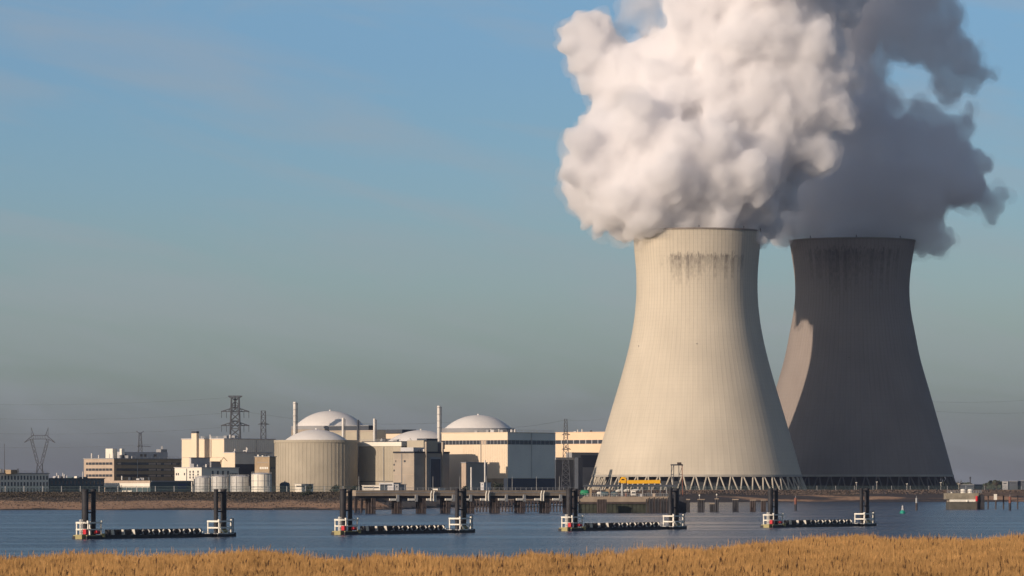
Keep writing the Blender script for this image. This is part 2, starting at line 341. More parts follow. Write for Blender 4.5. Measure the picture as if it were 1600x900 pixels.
# ================================================================== WORKS BUILDINGS
TH = R(40)
nL = Vector((-math.sin(TH), -math.cos(TH), 0)); tL = Vector((-math.cos(TH), math.sin(TH), 0))
nR = Vector((math.cos(TH), -math.sin(TH), 0)); tR = Vector((math.sin(TH), math.cos(TH), 0))
ZUP = Vector((0, 0, 1))
class Block:
    """rectangular building turned 40 degrees: corner towards us at photo column xc, left face runs to xl, right face to xr"""
    def __init__(s, name, label, cat, xl, xc, xr, ytop, D, ybot=None, m='cream', lenL=None, lenR=None, group=None, parent=None, part='wall', roof=None, roof_t=0.5, over=0.3):
        s.C = Vector((Xp(xc, D), D, 0)); s.D = D; s.xc = xc
        s.LL = lenL if lenL is not None else s.s_of(xl, tL); s.LR = lenR if lenR is not None else s.s_of(xr, tR)
        s.z1 = Zy(ytop, D); s.z0 = GZ - 0.3 if ybot is None else Zy(ybot, D)
        s.t = parent if parent is not None else thing(name, label, cat, s.C + tL * s.LL * .5 + tR * s.LR * .5 + ZUP * s.z0, group)
        s.w = MB().obox(s.C + ZUP * s.z0, tL * s.LL, tR * s.LR, ZUP * (s.z1 - s.z0)).build(part, M[m], s.t)
        if roof: MB().obox(s.C - (tL + tR) * over + ZUP * s.z1, tL * (s.LL + 2*over), tR * (s.LR + 2*over), ZUP * roof_t).build('roof_edge', M[roof], s.t)
    def s_of(s, px, t):
        p = (px - 800) / F
        return (p * s.C.y - s.C.x) / (t.x - p * t.y)
    def z(s, y): return Zy(y, s.D)
    def face(s, side, x0, x1, y0, y1, name, m, out=0.12, parent=None, mb=None, build=True):
        """a panel on the left or right face between two photo columns and rows; a slab of depth standing 'out' metres proud"""
        t, n = (tL, nL) if side == 'L' else (tR, nR)
        a, b = s.s_of(x0, t), s.s_of(x1, t); a, b = min(a, b), max(a, b)
        LM = s.LL if side == 'L' else s.LR; a = max(a, 0.0); b = min(b, LM)
        q = mb if mb is not None else MB()
        if b > a: q.obox(s.C + t * a + ZUP * s.z(max(y0, y1)) - n * 0.05, t * (b - a), n * (out + 0.05), ZUP * abs(s.z(y0) - s.z(y1)))
        return q.build(name, M[m], parent or s.t) if build else q
M = dict(
 cream=mat('cream_cladding', (0.80, 0.66, 0.48), .7, noise=.05, scale=.05), white=mat('white_cladding', (0.80, 0.74, 0.62), .6, noise=.06, scale=.1),
 orange=mat('warm_cladding', (0.80, 0.60, 0.40), .7, noise=.05, scale=.05),
 beige=mat('beige_brick', (0.48, 0.38, 0.29), .85, noise=.12, scale=.4), conc=mat('raw_concrete', (0.40, 0.34, 0.27), .9, noise=.16, scale=.12),
 yconc=mat('yellowish_concrete', (0.43, 0.38, 0.29), .9, noise=.10, scale=.1), grey=mat('grey_panel', (0.30, 0.30, 0.30), .8, noise=.08),
 lgrey=mat('light_grey_panel', (0.52, 0.51, 0.50), .7, noise=.08), dark=mat('dark_panel', (0.06, 0.07, 0.085), .7), teal=mat('teal_panel', (0.07, 0.11, 0.125), .7),
 glass=mat('dark_glazing', (0.045, 0.05, 0.06), .25, spec=.5), brown=mat('brown_brick', (0.36, 0.27, 0.17), .9, noise=.15, scale=.3),
 dome=mat('pale_dome', (0.78, 0.74, 0.68), .75, noise=.07, scale=.08), tank=mat('tank_paint', (0.55, 0.54, 0.50), .5, noise=.14, scale=.3, stretch=(1, 1, .2)),
 steel=mat('galvanised_steel', (0.38, 0.38, 0.37), .5, .3), stack=mat('stack_steel', (0.66, 0.62, 0.56), .5, .1), pyl=mat('pylon_steel', (0.075, 0.08, 0.09), .7, .1),
 pile=mat('black_pile', (0.032, 0.032, 0.036), .6, noise=.45, scale=.6), wpaint=mat('white_paint', (0.78, 0.74, 0.64), .5, noise=.12, scale=1.2), red=mat('red_paint', (0.55, 0.02, 0.03), .4),
 yellow=mat('yellow_paint', (0.80, 0.42, 0.02), .4, noise=.08), dyel=mat('dull_yellow_paint', (0.36, 0.31, 0.14), .6), green=mat('green_paint', (0.03, 0.26, 0.12), .5),
 gbuoy=mat('buoy_green', (0.015, 0.27, 0.20), .4), rust=mat('rusty_steel', (0.23, 0.09, 0.06), .8, noise=.3, scale=.8), sheet=mat('sheet_piling', (0.09, 0.085, 0.07), .85, noise=.3, scale=.5),
 timber=mat('dark_timber', (0.07, 0.055, 0.05), .9, noise=.3, scale=.9), deck=mat('jetty_concrete', (0.30, 0.24, 0.18), .9, noise=.2, scale=.3), fence=mat('fence_mesh', (0.06, 0.09, 0.09), .8),
 blue=mat('blue_door', (0.03, 0.07, 0.16), .5), seal=mat('dark_seal', (0.03, 0.03, 0.035), .7))
def ribs(bl, side, x0, x1, y0, y1, n, m, wd=0.35, out=0.16, name='cladding_ribs'):
    q = MB(); t = tL if side == 'L' else tR; nn = nL if side == 'L' else nR
    a, b = bl.s_of(x0, t), bl.s_of(x1, t)
    for k in range(n):
        s_ = a + (b - a) * (k + .5) / n
        q.obox(bl.C + t * (s_ - wd/2) + ZUP * bl.z(y1) - nn * .04, t * wd, nn * (out + .04), ZUP * (bl.z(y0) - bl.z(y1)))
    return q.build(name, M[m], bl.t)
def rail(bl, side, x0, x1, ytop, h=1.1, name='roof_railing', m='steel'):
    t = tL if side == 'L' else tR; a, b = bl.s_of(x0, t), bl.s_of(x1, t); z = bl.z(ytop); q = MB()
    p0, p1 = bl.C + t * a + (tL + tR) * .4, bl.C + t * b + (tL + tR) * .4
    for dz in (h, h * .55): q.beam(p0 + ZUP * (z + dz), p1 + ZUP * (z + dz), .09)
    n = max(2, int((p1 - p0).length / 2.5))
    for k in range(n + 1): p = p0.lerp(p1, k / n); q.beam(p + ZUP * z, p + ZUP * (z + h), .09)
    return q.build(name, M[m], bl.t)
# A long office block at the far left edge
A = Block('office_block', 'grey office block with three rows of dark windows at the left edge', 'building', 0, -75, 76, 740, 1990, m='white', lenL=13, roof='grey', roof_t=.35)
for y in (746.3, 756.3, 766.3):
    for k in range(16):
        x = -3 + 5.02 * k
        if x > 74 or x + 2.4 < 0: continue
        f = A.face('R', x, x + 2.3, y - 3.2, y + 3.2, 'window', 'glass', out=.05)
for (x0, x1, y, mm) in ((0, 4, 733, 'white'), (17, 27, 734, 'brown')):
    Block('', '', '', x0 - .5, x0, x1, y, 2012, ybot=740.5, m=mm, lenL=4, parent=A.t, part='roof_housing')
q = MB(); a = P(7, 740, 2015); q.beam(a, a + ZUP * 13, .35, w2=.15); q.build('antenna', M['pyl'], A.t)
q = MB(); a = P(28, 740, 2015); q.beam(a, a + ZUP * 2.2, .7); q.build('vent', M['dark'], A.t)
# B dark workshop
B = Block('workshop_hall', 'low dark teal workshop hall beside the grey office block', 'building', 76, 78, 163, 748, 2035, m='teal', lenL=9, roof='dark', roof_t=.3)
for k in range(14): B.face('R', 80 + 6*k, 82.2 + 6*k, 751, 756.5, 'window', 'glass', out=.05)
ribs(B, 'R', 79, 162, 758, 771, 26, 'dark', .3, .1)
Block('', '', '', 119.5, 120, 137, 745, 2055, ybot=748.4, m='teal', lenL=6, parent=B.t, part='roof_housing')
Block('', '', '', 116, 120, 124, 744, 2052, ybot=748.4, m='white', parent=B.t, part='roof_vent')
q = MB()
for x in (88.5, 98, 129): a = P(x, 748, 2050); q.beam(a, a + ZUP * (2.6 if x < 120 else 3.2), .3)
q.build('vent_pipes', M['stack'], B.t)
# low white building
W = Block('gatehouse', 'low white gatehouse building with a long pale fascia behind the dike', 'building', 164, 235, 299, 751, 2055, m='teal', roof=None)  # teal walls carry the shade of the recess and right face
W.face('L', 164, 235, 751, 754.5, 'upper_fascia', 'beige', .25); W.face('L', 164, 235, 754.8, 761.5, 'fascia', 'white', .45)
W.face('L', 164, 207, 766.5, 771, 'lower_wall', 'white', .1)
for x in (169, 177, 185, 193, 197): W.face('L', x, x + 1.6, 766.8, 771, 'door', 'glass', .16)
W.face('R', 236, 299, 751, 753, 'fascia', 'grey', .25); W.face('R', 278, 291, 755.5, 764, 'roller_door', 'blue', .15)
q = MB()
for k in range(9): s_ = W.s_of(166 + k * 8.2, tL); p = W.C + tL * s_ + nL * .35; q.beam(p + ZUP * GZ, p + ZUP * W.z(761.5), .25)
q.build('canopy_posts', M['steel'], W.t)
# C banded office
Cb = Block('banded_office_building', 'beige and brown office building with long dark window bands', 'building', 131, 178, 283, 717, 2110, m='beige', roof='grey', roof_t=.35)
Cb.w.data.materials.clear(); Cb.w.data.materials.append(M['beige'])
for y in (724.3, 733.7, 743):
    Cb.face('L', 134.5, 175.5, y - 1.9, y + 1.9, 'window_band', 'glass', .06)
    for k in range(7): Cb.face('L', 138 + 5.4*k, 138.5 + 5.4*k, y - 1.9, y + 1.9, 'mullion', 'beige', .1)
Cb.face('R', 178.6, 283, 717.5, 752.4, 'brown_cladding', 'brown2' if 'brown2' in M else 'brown', .04)
for y in (724.3, 733.7, 743):
    Cb.face('R', 182, 281, y - 2.0, y + 2.0, 'window_band', 'glass', .1)
    for (x0, x1) in ((183, 189), (232, 243), (245, 251), (256, 267), (269, 275)):
        if y > 725 and x0 < 200: continue
        Cb.face('R', x0, x1, y - 1.3, y + 1.4, 'pale_window_patch', 'beige', .16)  # beige patches paint the lit windows
for (x0, x1, yt, mm, l) in ((165, 176, 701, 'white', 3), (187, 190, 701, 'white', 2)):
    Block('', '', '', x0, x1, x1 + 1, yt, 2140, ybot=717.5, m=mm, lenR=l, parent=Cb.t, part='roof_tower')
ph = Block('', '', '', 191, 192, 262, 706, 2150, ybot=717.5, m='lgrey', lenL=6, parent=Cb.t, part='plant_room')
for x in (194, 219, 225, 240, 243.5): ph.face('R', x, x + (3.6 if x < 243 else 1.4), 709.5, 713.5, 'louvre', 'glass', .08)
Block('', '', '', 251, 251.3, 261, 702, 2146, ybot=706.5, m='grey', lenL=3, parent=Cb.t, part='lift_housing')
q = MB(); a = P(253, 702, 2148); q.beam(a, a + ZUP * 1.4, .9); q.build('vent', M['steel'], Cb.t)
rail(Cb, 'R', 200, 280, 716.2)
# small white service building + frame tower
S6 = Block('service_building', 'small white service building in front of the boiler house', 'building', 273, 315, 373, 731, 2100, m='white', roof='lgrey', roof_t=.3)
for x in (275, 278, 287.5): S6.face('L', x, x + 1.6, 739, 742.6, 'window', 'glass', .08)
for x in (296, 301, 308.5):
    for y in (737, 741.5, 746): S6.face('L', x, x + 2.0, y - 1.6, y + 1.6, 'window', 'glass', .08)
for x in (331, 339, 347, 355): S6.face('R', x, x + 2.6, 735.5, 745, 'window', 'glass', .08)
for k in range(5): S6.face('R', 360 + 2.4*k, 361.4 + 2.4*k, 739, 742.5, 'window', 'glass', .08)
fr = Block('frame_tower', 'slim tall white frame tower left of the round tanks', 'tower', 300, 302.6, 305, 749, 2075, m='white', roof='lgrey', roof_t=.2)
fr.face('L', 300.8, 302.2, 751, 768, 'window', 'glass', .06)
# boiler house
Bo = Block('boiler_house', 'tall white windowless boiler house with a square flue', 'building', 284, 350, 430, 686, 2225, m='cream', roof='lgrey', roof_t=.4)
Bo.face('R', 350.6, 430, 686.6, 765, 'shaded_side', 'white', .05)  # shaded face gets its own tone to suit the shade
Bo.face('L', 284.5, 349.5, 714.3, 714.9, 'cladding_joint', 'beige', .05)
fl = Block('', '', '', 299, 307, 311, 677, 2225, m='cream', parent=Bo.t, part='flue'); MB().obox(fl.C + ZUP * fl.z1, tL * fl.LL, tR * fl.LR, ZUP * 1.0).build('flue_cap', M['dark'], fl.w)
ribs(Bo, 'R', 352, 430, 687, 707, 24, 'white', .5, .12)
An = Block('boiler_annex', 'lower white annex beside the boiler house, its top edge sunlit', 'building', 350, 367, 425, 707.5, 2205, m='cream', roof='lgrey', roof_t=.3)
An.face('R', 367.6, 425, 708, 725, 'shaded_side', 'white', .05); An.face('R', 367.6, 425, 725, 765, 'lower_cladding', 'dark', .07)  # upper panel toned for the shaded side
Block('', '', '', 380, 381, 384, 705, 2211, ybot=708, m='dark', parent=An.t, part='roof_vent')
PU = Block('plant_room_block', 'grey plant room block standing against the boiler house', 'building', 297, 298.5, 328, 715.5, 2180, m='lgrey', lenL=1, roof='grey', roof_t=.25)
PU2 = Block('plant_room_block', 'smaller grey plant unit with roof pipework, right of the grey plant room block', 'building', 328.8, 330, 346, 721.5, 2181, m='grey', lenL=.8, roof='grey', roof_t=.2)
q = MB(); g0 = P(344, 722, 2184)
q.beam(g0, g0 + Vector((1.7, 0, 2.2)), .35).beam(g0 + Vector((1.7, 0, 2.2)), g0 + Vector((3.4, 0, .4)), .35).beam(g0 + Vector((.3, 0, -1)), g0 + Vector((.3, 0, 1)), .5)
q.build('pipe_loop', M['brown'], PU2.t)
# tanks
def tank(x0, x1, yt, D, label, ringm='tank'):
    cx = Xp((x0 + x1) / 2, D); r = (x1 - x0) / 2 * D / F; z1 = Zy(yt, D)
    t = thing('storage_tank', label, 'storage tank', (cx, D, GZ - .2), 'round storage tanks on the site')
    MB().lathe((cx, D), [(r, GZ - .2), (r, z1)], 40).build('shell', M[ringm], t, True)
    MB().lathe((cx, D), [(r, z1 - .001), (r * .96, z1 + .25), (r * .5, z1 + .62), (0.05, z1 + .75)], 40).build('roof', M['lgrey'], t)
    q = MB()
    for zz in (GZ + (z1 - GZ) * .33, GZ + (z1 - GZ) * .66, z1): q.lathe((cx, D), [(r, zz - .1), (r + .1, zz - .1), (r + .1, zz + .1), (r, zz + .1)], 40)
    for k in range(10):
        a = 2 * math.pi * k / 10; q.beam((cx + (r + .06) * math.cos(a), D + (r + .06) * math.sin(a), GZ - .2), (cx + (r + .06) * math.cos(a), D + (r + .06) * math.sin(a), z1), .22)
    q.build('stiffeners', M['steel'], t)
    q = MB(); n = 20
    for k in range(n):
        a, b = 2 * math.pi * k / n, 2 * math.pi * (k + 1) / n
        pa = Vector((cx + r * math.cos(a), D + r * math.sin(a), z1 + 1)); pb = Vector((cx + r * math.cos(b), D + r * math.sin(b), z1 + 1))
        q.beam(pa, pb, .07).beam(pa - ZUP, pa, .07)
    q.build('railing', M['steel'], t)
tank(305, 328, 746.5, 2052, 'leftmost and narrowest of the four round tanks, beside the frame tower')
tank(330, 357, 745, 2052, 'second round grey tank from the left, seen behind the slim black piles')
tank(360, 389, 745, 2052, 'third round grey tank, just left of the taller white tank')
tank(393, 424, 741, 2048, 'tallest round white tank beside the brown brick building', 'white')
# brown building
Br = Block('brick_building', 'brown brick building with white roof vents beside the front reactor', 'building', 398, 421, 431, 714, 2080, m='brown', roof='grey', roof_t=.3)
for k in range(5): Br.face('L', 406 + 2.7*k, 408 + 2.7*k, 729.5, 733, 'window', 'wpaint', .06)
Br.face('L', 402, 419, 722, 722.6, 'brick_course', 'grey', .05)
for k in range(3): Br.face('R', 423.5 + 2.4*k, 424.6 + 2.4*k, 729.5, 733, 'window', 'glass', .06)
for x in (402, 409, 414, 419): Block('', '', '', x, x + 2, x + 3, 710.5 + (x % 3), 2084, ybot=714.3, m='white' if x != 414 else 'dark', parent=Br.t, part='roof_vent')
# containment buildings
def dome_prof(r, h, z, n=14):
    Rr = (r * r + h * h) / (2 * h); a1 = math.asin(r / Rr); return [(Rr * math.sin(a1 * (1 - k / n)) if k < n else .02, z + Rr * (math.cos(a1 * (1 - k / n)) - math.cos(a1))) for k in range(n + 1)]
def reactor(label, cxp, D, rpx, ywall, domer, ydome, yapex, wall='yconc', ring=None, nrib=64):
    cx = Xp(cxp, D); sc = D / F; r = rpx * sc; z1 = Zy(ywall, D)
    t = thing('reactor_building', label, 'reactor building', (cx, D, GZ - .3), 'domed reactor containment buildings')
    MB().lathe((cx, D), [(r, GZ - .3), (r, z1), (r * .9, z1 + .01), (0.05, z1 + .02)], 96).build('wall', M[wall], t, False)
    q = MB()
    for k in range(nrib):
        a = 2 * math.pi * k / nrib; u = Vector((math.cos(a), math.sin(a), 0)); v = Vector((-math.sin(a), math.cos(a), 0))
        q.obox(Vector((cx, D, GZ - .3)) + u * (r - .15) - v * .2, u * .24, v * .4, ZUP * (z1 - GZ + .1))
    q.build('buttress_ribs', M[wall], t)
    MB().lathe((cx, D), dome_prof(domer * sc, (ydome - yapex) * sc, Zy(ydome, D)), 96).build('dome', M['dome'], t, True)
    if ring:
        rr, y0, y1 = ring
        MB().lathe((cx, D), [(rr * sc - 2, Zy(y1, D)), (rr * sc, Zy(y1, D)), (rr * sc, Zy(y0, D)), (rr * sc - 2, Zy(y0, D))], 96).build('ring_beam', M['grey'], t)
    else:
        MB().lathe((cx, D), [(r + .05, z1 - .9), (r + .35, z1 - .9), (r + .35, z1 + .35), (r - .4, z1 + .35), (r - .4, z1)], 96).build('parapet', M[wall], t)
    MB().beam((cx, D, Zy(yapex, D) - .2), (cx, D, Zy(yapex, D) + .6), .8, 8).build('apex_vent', M['dome'], t)
    return t, cx, r, z1
r1 = reactor('front left domed reactor, ribbed yellowish cylinder wall fully in view', 494, 2180, 65, 689, 54, 692.5, 671)
r2 = reactor('front right domed reactor, its dome behind roof plant and shaded wall', 657.5, 2262, 63.5, 695, 60, 697, 672, 'conc')
r3 = reactor('rear left domed reactor with a bright steel stack at its left', 515.5, 2340, 60, 669, 55, 666.5, 642, 'conc', ring=(60.5, 666, 671.5), nrib=24)
r4 = reactor('rear right domed reactor above the big cream hall, dark ring under its dome', 747, 2400, 55, 676, 53.5, 670.5, 648.5, 'cream', ring=(57, 669.5, 676), nrib=24)
# rear blocks between the domes
K1 = Block('switch_block', 'pale beige concrete block right of the rear left dome', 'building', 515, 584, 588, 672, 2265, m='yconc', lenR=9, roof=None)
K1.face('L', 515, 583, 672, 674.5, 'parapet', 'conc', .15); K1.face('L', 536, 537, 674.5, 700, 'joint', 'conc', .1); K1.face('L', 561, 562, 674.5, 700, 'joint', 'conc', .1)
K0 = Block('ring_shade_box', 'dark box standing for the shaded ring part of the rear left dome', 'building', 514, 576, 580, 665.5, 2292, m='dark', lenR=5, roof='grey', roof_t=.3)  # dark box stands in for the shadowed part of the ring
K2 = Block('transit_hall', 'small white hall with a dark overhanging roof between the domes', 'building', 588, 628, 634, 677, 2285, m='cream', lenR=9)
MB().obox(K2.C + ZUP * K2.z1 - (tL + tR) * .8, tL * (K2.LL + 1.6), tR * 10.6, ZUP * 1.9).build('roof', M['dark'], K2.t)
# fuel building with the white parapet
K3 = Block('fuel_building', 'beige building with a white parapet, caught by the round shadow of the front dome', 'building', 560.5, 627, 640, 691, 2170, m='yconc', lenR=30)
MB().obox(K3.C + ZUP * K3.z(697) - (tL + tR) * .5, tL * (K3.LL + .5), tR * 31, ZUP * (K3.z(690.5) - K3.z(697))).build('parapet', M['white'], K3.t)
MB().obox(K3.C + ZUP * K3.z(690.5) + (tL + tR) * 1.5, tL * (K3.LL - 2), tR * 28, ZUP * .4).build('roof_sheet', M['dark'], K3.t)
ribs(K3, 'L', 562, 614, 697.5, 752, 22, 'yconc', .25, .1); K3.face('L', 562, 614, 751.5, 752.5, 'base_joint', 'dark', .15)
K4 = Block('auxiliary_block', 'raw concrete block with tall white pilasters on its shaded side', 'building', 615, 647, 702, 707, 2150, m='conc')
MB().obox(K4.C + ZUP * K4.z(708) - (tL + tR) * .25, tL * (K4.LL + .4), tR * (K4.LR + .4), ZUP * .8).build('roof_edge', M['seal'], K4.t)
for y in (718, 729, 741): K4.face('L', 615.5, 646.6, y, y + .6, 'pour_joint', 'beige', .04)
for (x, y, w_) in ((631, 719, 2.8), (618, 719, 1), (614.8, 724.5, 2), (614.8, 733.5, 2)): K4.face('L', x, x + w_, y, y + 3, 'window', 'glass', .08)
K4.face('R', 671, 689, 714, 761, 'recess_outline', 'grey', .15); K4.face('R', 673, 687.5, 717, 761, 'recess_panel', 'dark', .25)  # dark slab with a grey outline draws the recess
for (x0, x1) in ((663.5, 667.5), (689.5, 693)): 
    a = K4.s_of(x0, tR); p = K4.C + tR * a; MB().obox(p + ZUP * GZ + nR * 0, tR * .6, nR * 1.1, ZUP * (K4.z(690) - GZ)).build('pilaster', M['conc'], K4.t)
K5 = Block('', '', '', 636, 662, 668, 688, 2162, ybot=708, m='yconc', lenR=10, parent=K4.t, part='penthouse')
MB().obox(K5.C + ZUP * K5.z1 - (tL + tR) * .3 + tR * 2, tL * 6, tR * 8, ZUP * .9).build('roof_plant', M['dark'], K4.t)
K6 = Block('', '', '', 626, 646, 652, 699, 2156, ybot=707, m='lgrey', lenR=8, parent=K4.t, part='roof_plant')
K7 = Block('', '', '', 646.5, 648, 692, 701, 2170, ybot=708, m='dark', lenL=3, parent=K4.t, part='roof_gantry')
K8 = Block('', '', '', 668, 669, 695, 692, 2182, ybot=701.5, m='dark', lenL=3, parent=K4.t, part='roof_housing')
# turbine hall of the rear right reactor
K9 = Block('turbine_hall', 'large cream hall with a dark window band below the rear right dome', 'building', 690, 793, 867, 676, 2195, m='cream', roof='cream', roof_t=.3)
K9.face('R', 793.4, 867, 676.3, 747, 'shaded_side', 'white', .05)  # same cladding as the front, recoloured for the shaded side
K9.face('L', 690, 792.8, 687.6, 694.2, 'window_band', 'glass', .12); K9.face('R', 793.4, 867, 687.6, 694.2, 'window_band', 'glass', .12)
for k in range(18): K9.face('L', 696 + 5.4*k, 696.7 + 5.4*k, 687.6, 694.2, 'mullion', 'grey', .2)
for k in range(11): K9.face('R', 798 + 6.6*k, 798.6 + 6.6*k, 687.6, 694.2, 'mullion', 'grey', .2)
K9.face('L', 752, 760, 688, 694, 'pale_window_patch', 'beige', .17)
K9.face('L', 722, 787, 747.5, 766, 'base_strip', 'brown', .1); K9.face('R', 793.6, 867, 747.5, 766, 'base_strip', 'dark', .1); K9.face('L', 787.5, 792.6, 747.5, 766, 'corner_pier', 'lgrey', .14)  # left brown strip paints the shadow along the hall foot
ribs(K9, 'R', 795, 866, 695, 747, 28, 'white', .5, .09); ribs(K9, 'L', 722, 792, 695, 747, 26, 'cream', .4, .1)
K10 = Block('hall_annex', 'small annex with a shadow-toned panel in front of the cream hall', 'building', 721, 728, 761, 723.5, 2165, m='beige', roof='grey', roof_t=.4)
K10.face('R', 729, 761, 725, 768, 'shade_panel', 'conc', .06)  # panel paints the shadow cast on the hall
# right hall behind the near cooling tower
K11 = Block('machine_hall', 'warm cream hall with dark window band half hidden by the cooling tower', 'building', 868, 972, 985, 675, 3120, m='orange', lenR=30, roof='orange', roof_t=.3)
K11.face('L', 868, 966, 687, 693, 'window_band', 'glass', .15)
for k in range(10): K11.face('L', 877 + 9.5*k, 878 + 9.5*k, 687, 693, 'mullion', 'lgrey', .25)
K12 = Block('pump_house', 'dark low pump house under the warm cream hall', 'building', 866, 868.5, 896, 718.5, 2960, m='dark', lenL=6, roof='grey', roof_t=1.6)
K13 = Block('filter_house', 'grey stepped filter house at the foot of the near cooling tower', 'building', 892, 893.5, 950, 707.5, 3060, m='grey', lenL=5, roof='grey', roof_t=.3)
K13.face('R', 907, 950, 711, 730, 'side_louvre', 'dark', .1)
K14 = Block('lift_tower', 'narrow black lift tower beside the grey filter house', 'tower', 902, 903.5, 910.5, 715, 2940, m='dark', lenL=3)
def clutter(bl, n, side, sd_, m='grey'):
    rr_ = random.Random(sd_)
    for k in range(n):
        a = rr_.uniform(.1, .9) * bl.LL; b = rr_.uniform(.06, .5) * bl.LR; w_ = rr_.uniform(.8, 2.4); h = rr_.uniform(.6, 1.7)
        p = bl.C + tL * a + tR * b + ZUP * (bl.z1 + .3)
        if rr_.random() < .45: MB().beam(p, p + ZUP * h * 1.4, w_ * .35, 10).build('roof_vent', M['stack'], bl.t)
        else: MB().obox(p, tL * w_, tR * w_ * .7, ZUP * h).build('roof_unit', M[rr_.choice([m, 'lgrey', 'dark'])], bl.t)
clutter(K9, 9, 'L', 3); clutter(Bo, 7, 'L', 4); clutter(Cb, 8, 'L', 5); clutter(S6, 5, 'L', 6); clutter(W, 6, 'L', 7); clutter(K3, 8, 'L', 8); clutter(A, 6, 'L', 9); clutter(B, 6, 'L', 10); clutter(K4, 6, 'L', 12); clutter(K11, 6, 'L', 13); clutter(An, 5, 'L', 14)
rail(K9, 'R', 794, 866, 675.2); rail(K9, 'L', 722, 792, 675.2); rail(Bo, 'L', 312, 349, 685.3); rail(K3, 'L', 562, 626, 690); rail(A, 'R', -40, 75, 739.5)
def downpipe(bl, side, px, y0, y1, m='steel'):
    t, n = (tL, nL) if side == 'L' else (tR, nR); p = bl.C + t * bl.s_of(px, t) + n * .3; MB().beam(p + ZUP * bl.z(y1), p + ZUP * bl.z(y0), .3, 6).build('downpipe', M[m], bl.t)
for a_ in ((K9, 'L', 752, 694, 747), (K9, 'R', 830, 676, 747), (Bo, 'L', 330, 687, 714), (Bo, 'R', 400, 687, 707), (Cb, 'R', 214, 718, 752), (K3, 'L', 600, 698, 752), (K4, 'L', 628, 709, 760), (An, 'R', 398, 708, 740), (S6, 'L', 292, 732, 755)): downpipe(*a_)
# stacks
def stack(x0, x1, yt, yb, D, label, m='stack', rings=True, ladder=True):
    cx = Xp((x0 + x1) / 2, D); r = (x1 - x0) / 2 * D / F; z1 = Zy(yt, D)
    t = thing('vent_stack', label, 'stack', (cx, D, GZ - .3), 'vent stacks among the reactor buildings')
    MB().lathe((cx, D), [(r, GZ - .3), (r, z1), (r * .75, z1), (r * .75, z1 - 1)], 20).build('flue', M[m], t, False)
    if rings:
        for k in range(4): zz = z1 - .8 - k * (z1 - Zy(yb, D)) / 4; MB().lathe((cx, D), [(r, zz - .12), (r + .35, zz - .12), (r + .35, zz + .12), (r, zz + .12)], 16).build('platform_ring', M['steel'], t)
    if ladder: MB().beam((cx + r + .35, D, GZ), (cx + r + .35, D, z1 - .5), .35).build('ladder', M['pyl'], t)
stack(458, 463.5, 628, 666, 2305, 'tall bright steel stack left of the rear left dome')
stack(683, 688.5, 634, 676, 2240, 'tall bright steel stack left of the rear right dome')
stack(534, 538, 653, 684, 2225, 'short bright stack standing before the pale concrete block', rings=False)
stack(557.5, 561, 656, 690, 2222, 'short dark stack beside the front left dome', 'dark', rings=False)
stack(583, 587, 654, 690, 2215, 'short bright stack left of the small white hall', rings=False)
stack(735, 737.5, 730, 768, 2140, 'thin low pole stack before the hall annex', rings=False, ladder=False)
stack(756.5, 759, 719, 768, 2150, 'thin taller pole stack before the hall annex', rings=False, ladder=False)
# low sheds and tanks behind the dike
def shed(label, x0, x1, yt, D, m, cat='shed', name='site_shed', lR=5, roof='lgrey'):
    b = Block(name, label, cat, x0, x1 - 1, x1 + 2, yt, D, m=m, lenR=lR, roof=roof, roof_t=.15)
    b.face('L', x0 + 2, x1 - 3, yt + 2.2, yt + 4.2, 'window', 'glass', .05); return b
shed('white site shed in front of the front left reactor', 461, 479, 756.5, 2105, 'white')
shed('white flat shed with a canopy below the fuel building', 566, 595, 758.5, 2100, 'white')
shed('pale shed below the raw concrete block', 592, 616, 754.5, 2115, 'lgrey')
sh = shed('grey cabin right of the pale shed', 617, 624, 757, 2100, 'grey')
shed('tiny pale cabin before the auxiliary block', 676, 685, 763.5, 2060, 'white')
shed('pale low cabin at the foot of the cream hall', 751, 757, 754, 2120, 'lgrey')
def round_tank(label, x0, x1, yt, D, m='teal'):
    cx = Xp((x0 + x1) / 2, D); r = (x1 - x0) / 2 * D / F; zt = Zy(yt, D); pr = [(r, GZ - .3), (r, zt - r * .5)] + [(r * math.cos(a), zt - r * .5 + r * .5 * math.sin(a)) for a in (.4, .8, 1.2, 1.5)]
    t = thing('domed_tank', label, 'storage tank', (cx, D, GZ - .3)); MB().lathe((cx, D), pr, 24).build('shell', M[m], t, True); MB().beam((cx, D, zt - .2), (cx, D, zt + .5), .4).build('vent', M['steel'], t)
round_tank('dark green domed tank at the left foot of the front reactor', 437, 453, 753, 2095)
# ================================================================== PYLONS AND WIRES
def lattice(q, c, zs, hw, w_=.5):
    """square lattice mast: hw = half widths at heights zs"""
    cs = [(-1, -1), (1, -1), (1, 1), (-1, 1)]
    for i in range(len(zs) - 1):
        for k in range(4):
            a, b = cs[k], cs[(k + 1) % 4]
            p0 = Vector((c[0] + a[0]*hw[i], c[1] + a[1]*hw[i], zs[i])); p1 = Vector((c[0] + a[0]*hw[i+1], c[1] + a[1]*hw[i+1], zs[i+1]))
            r0 = Vector((c[0] + b[0]*hw[i], c[1] + b[1]*hw[i], zs[i])); r1_ = Vector((c[0] + b[0]*hw[i+1], c[1] + b[1]*hw[i+1], zs[i+1]))
            q.beam(p0, p1, w_, caps=False).beam(p0, r1_, w_*.55, caps=False).beam(r0, p1, w_*.55, caps=False).beam(p1, r1_, w_*.6, caps=False)
def zlist(a, b, n): return [a + (b - a) * k / n for k in range(n + 1)]
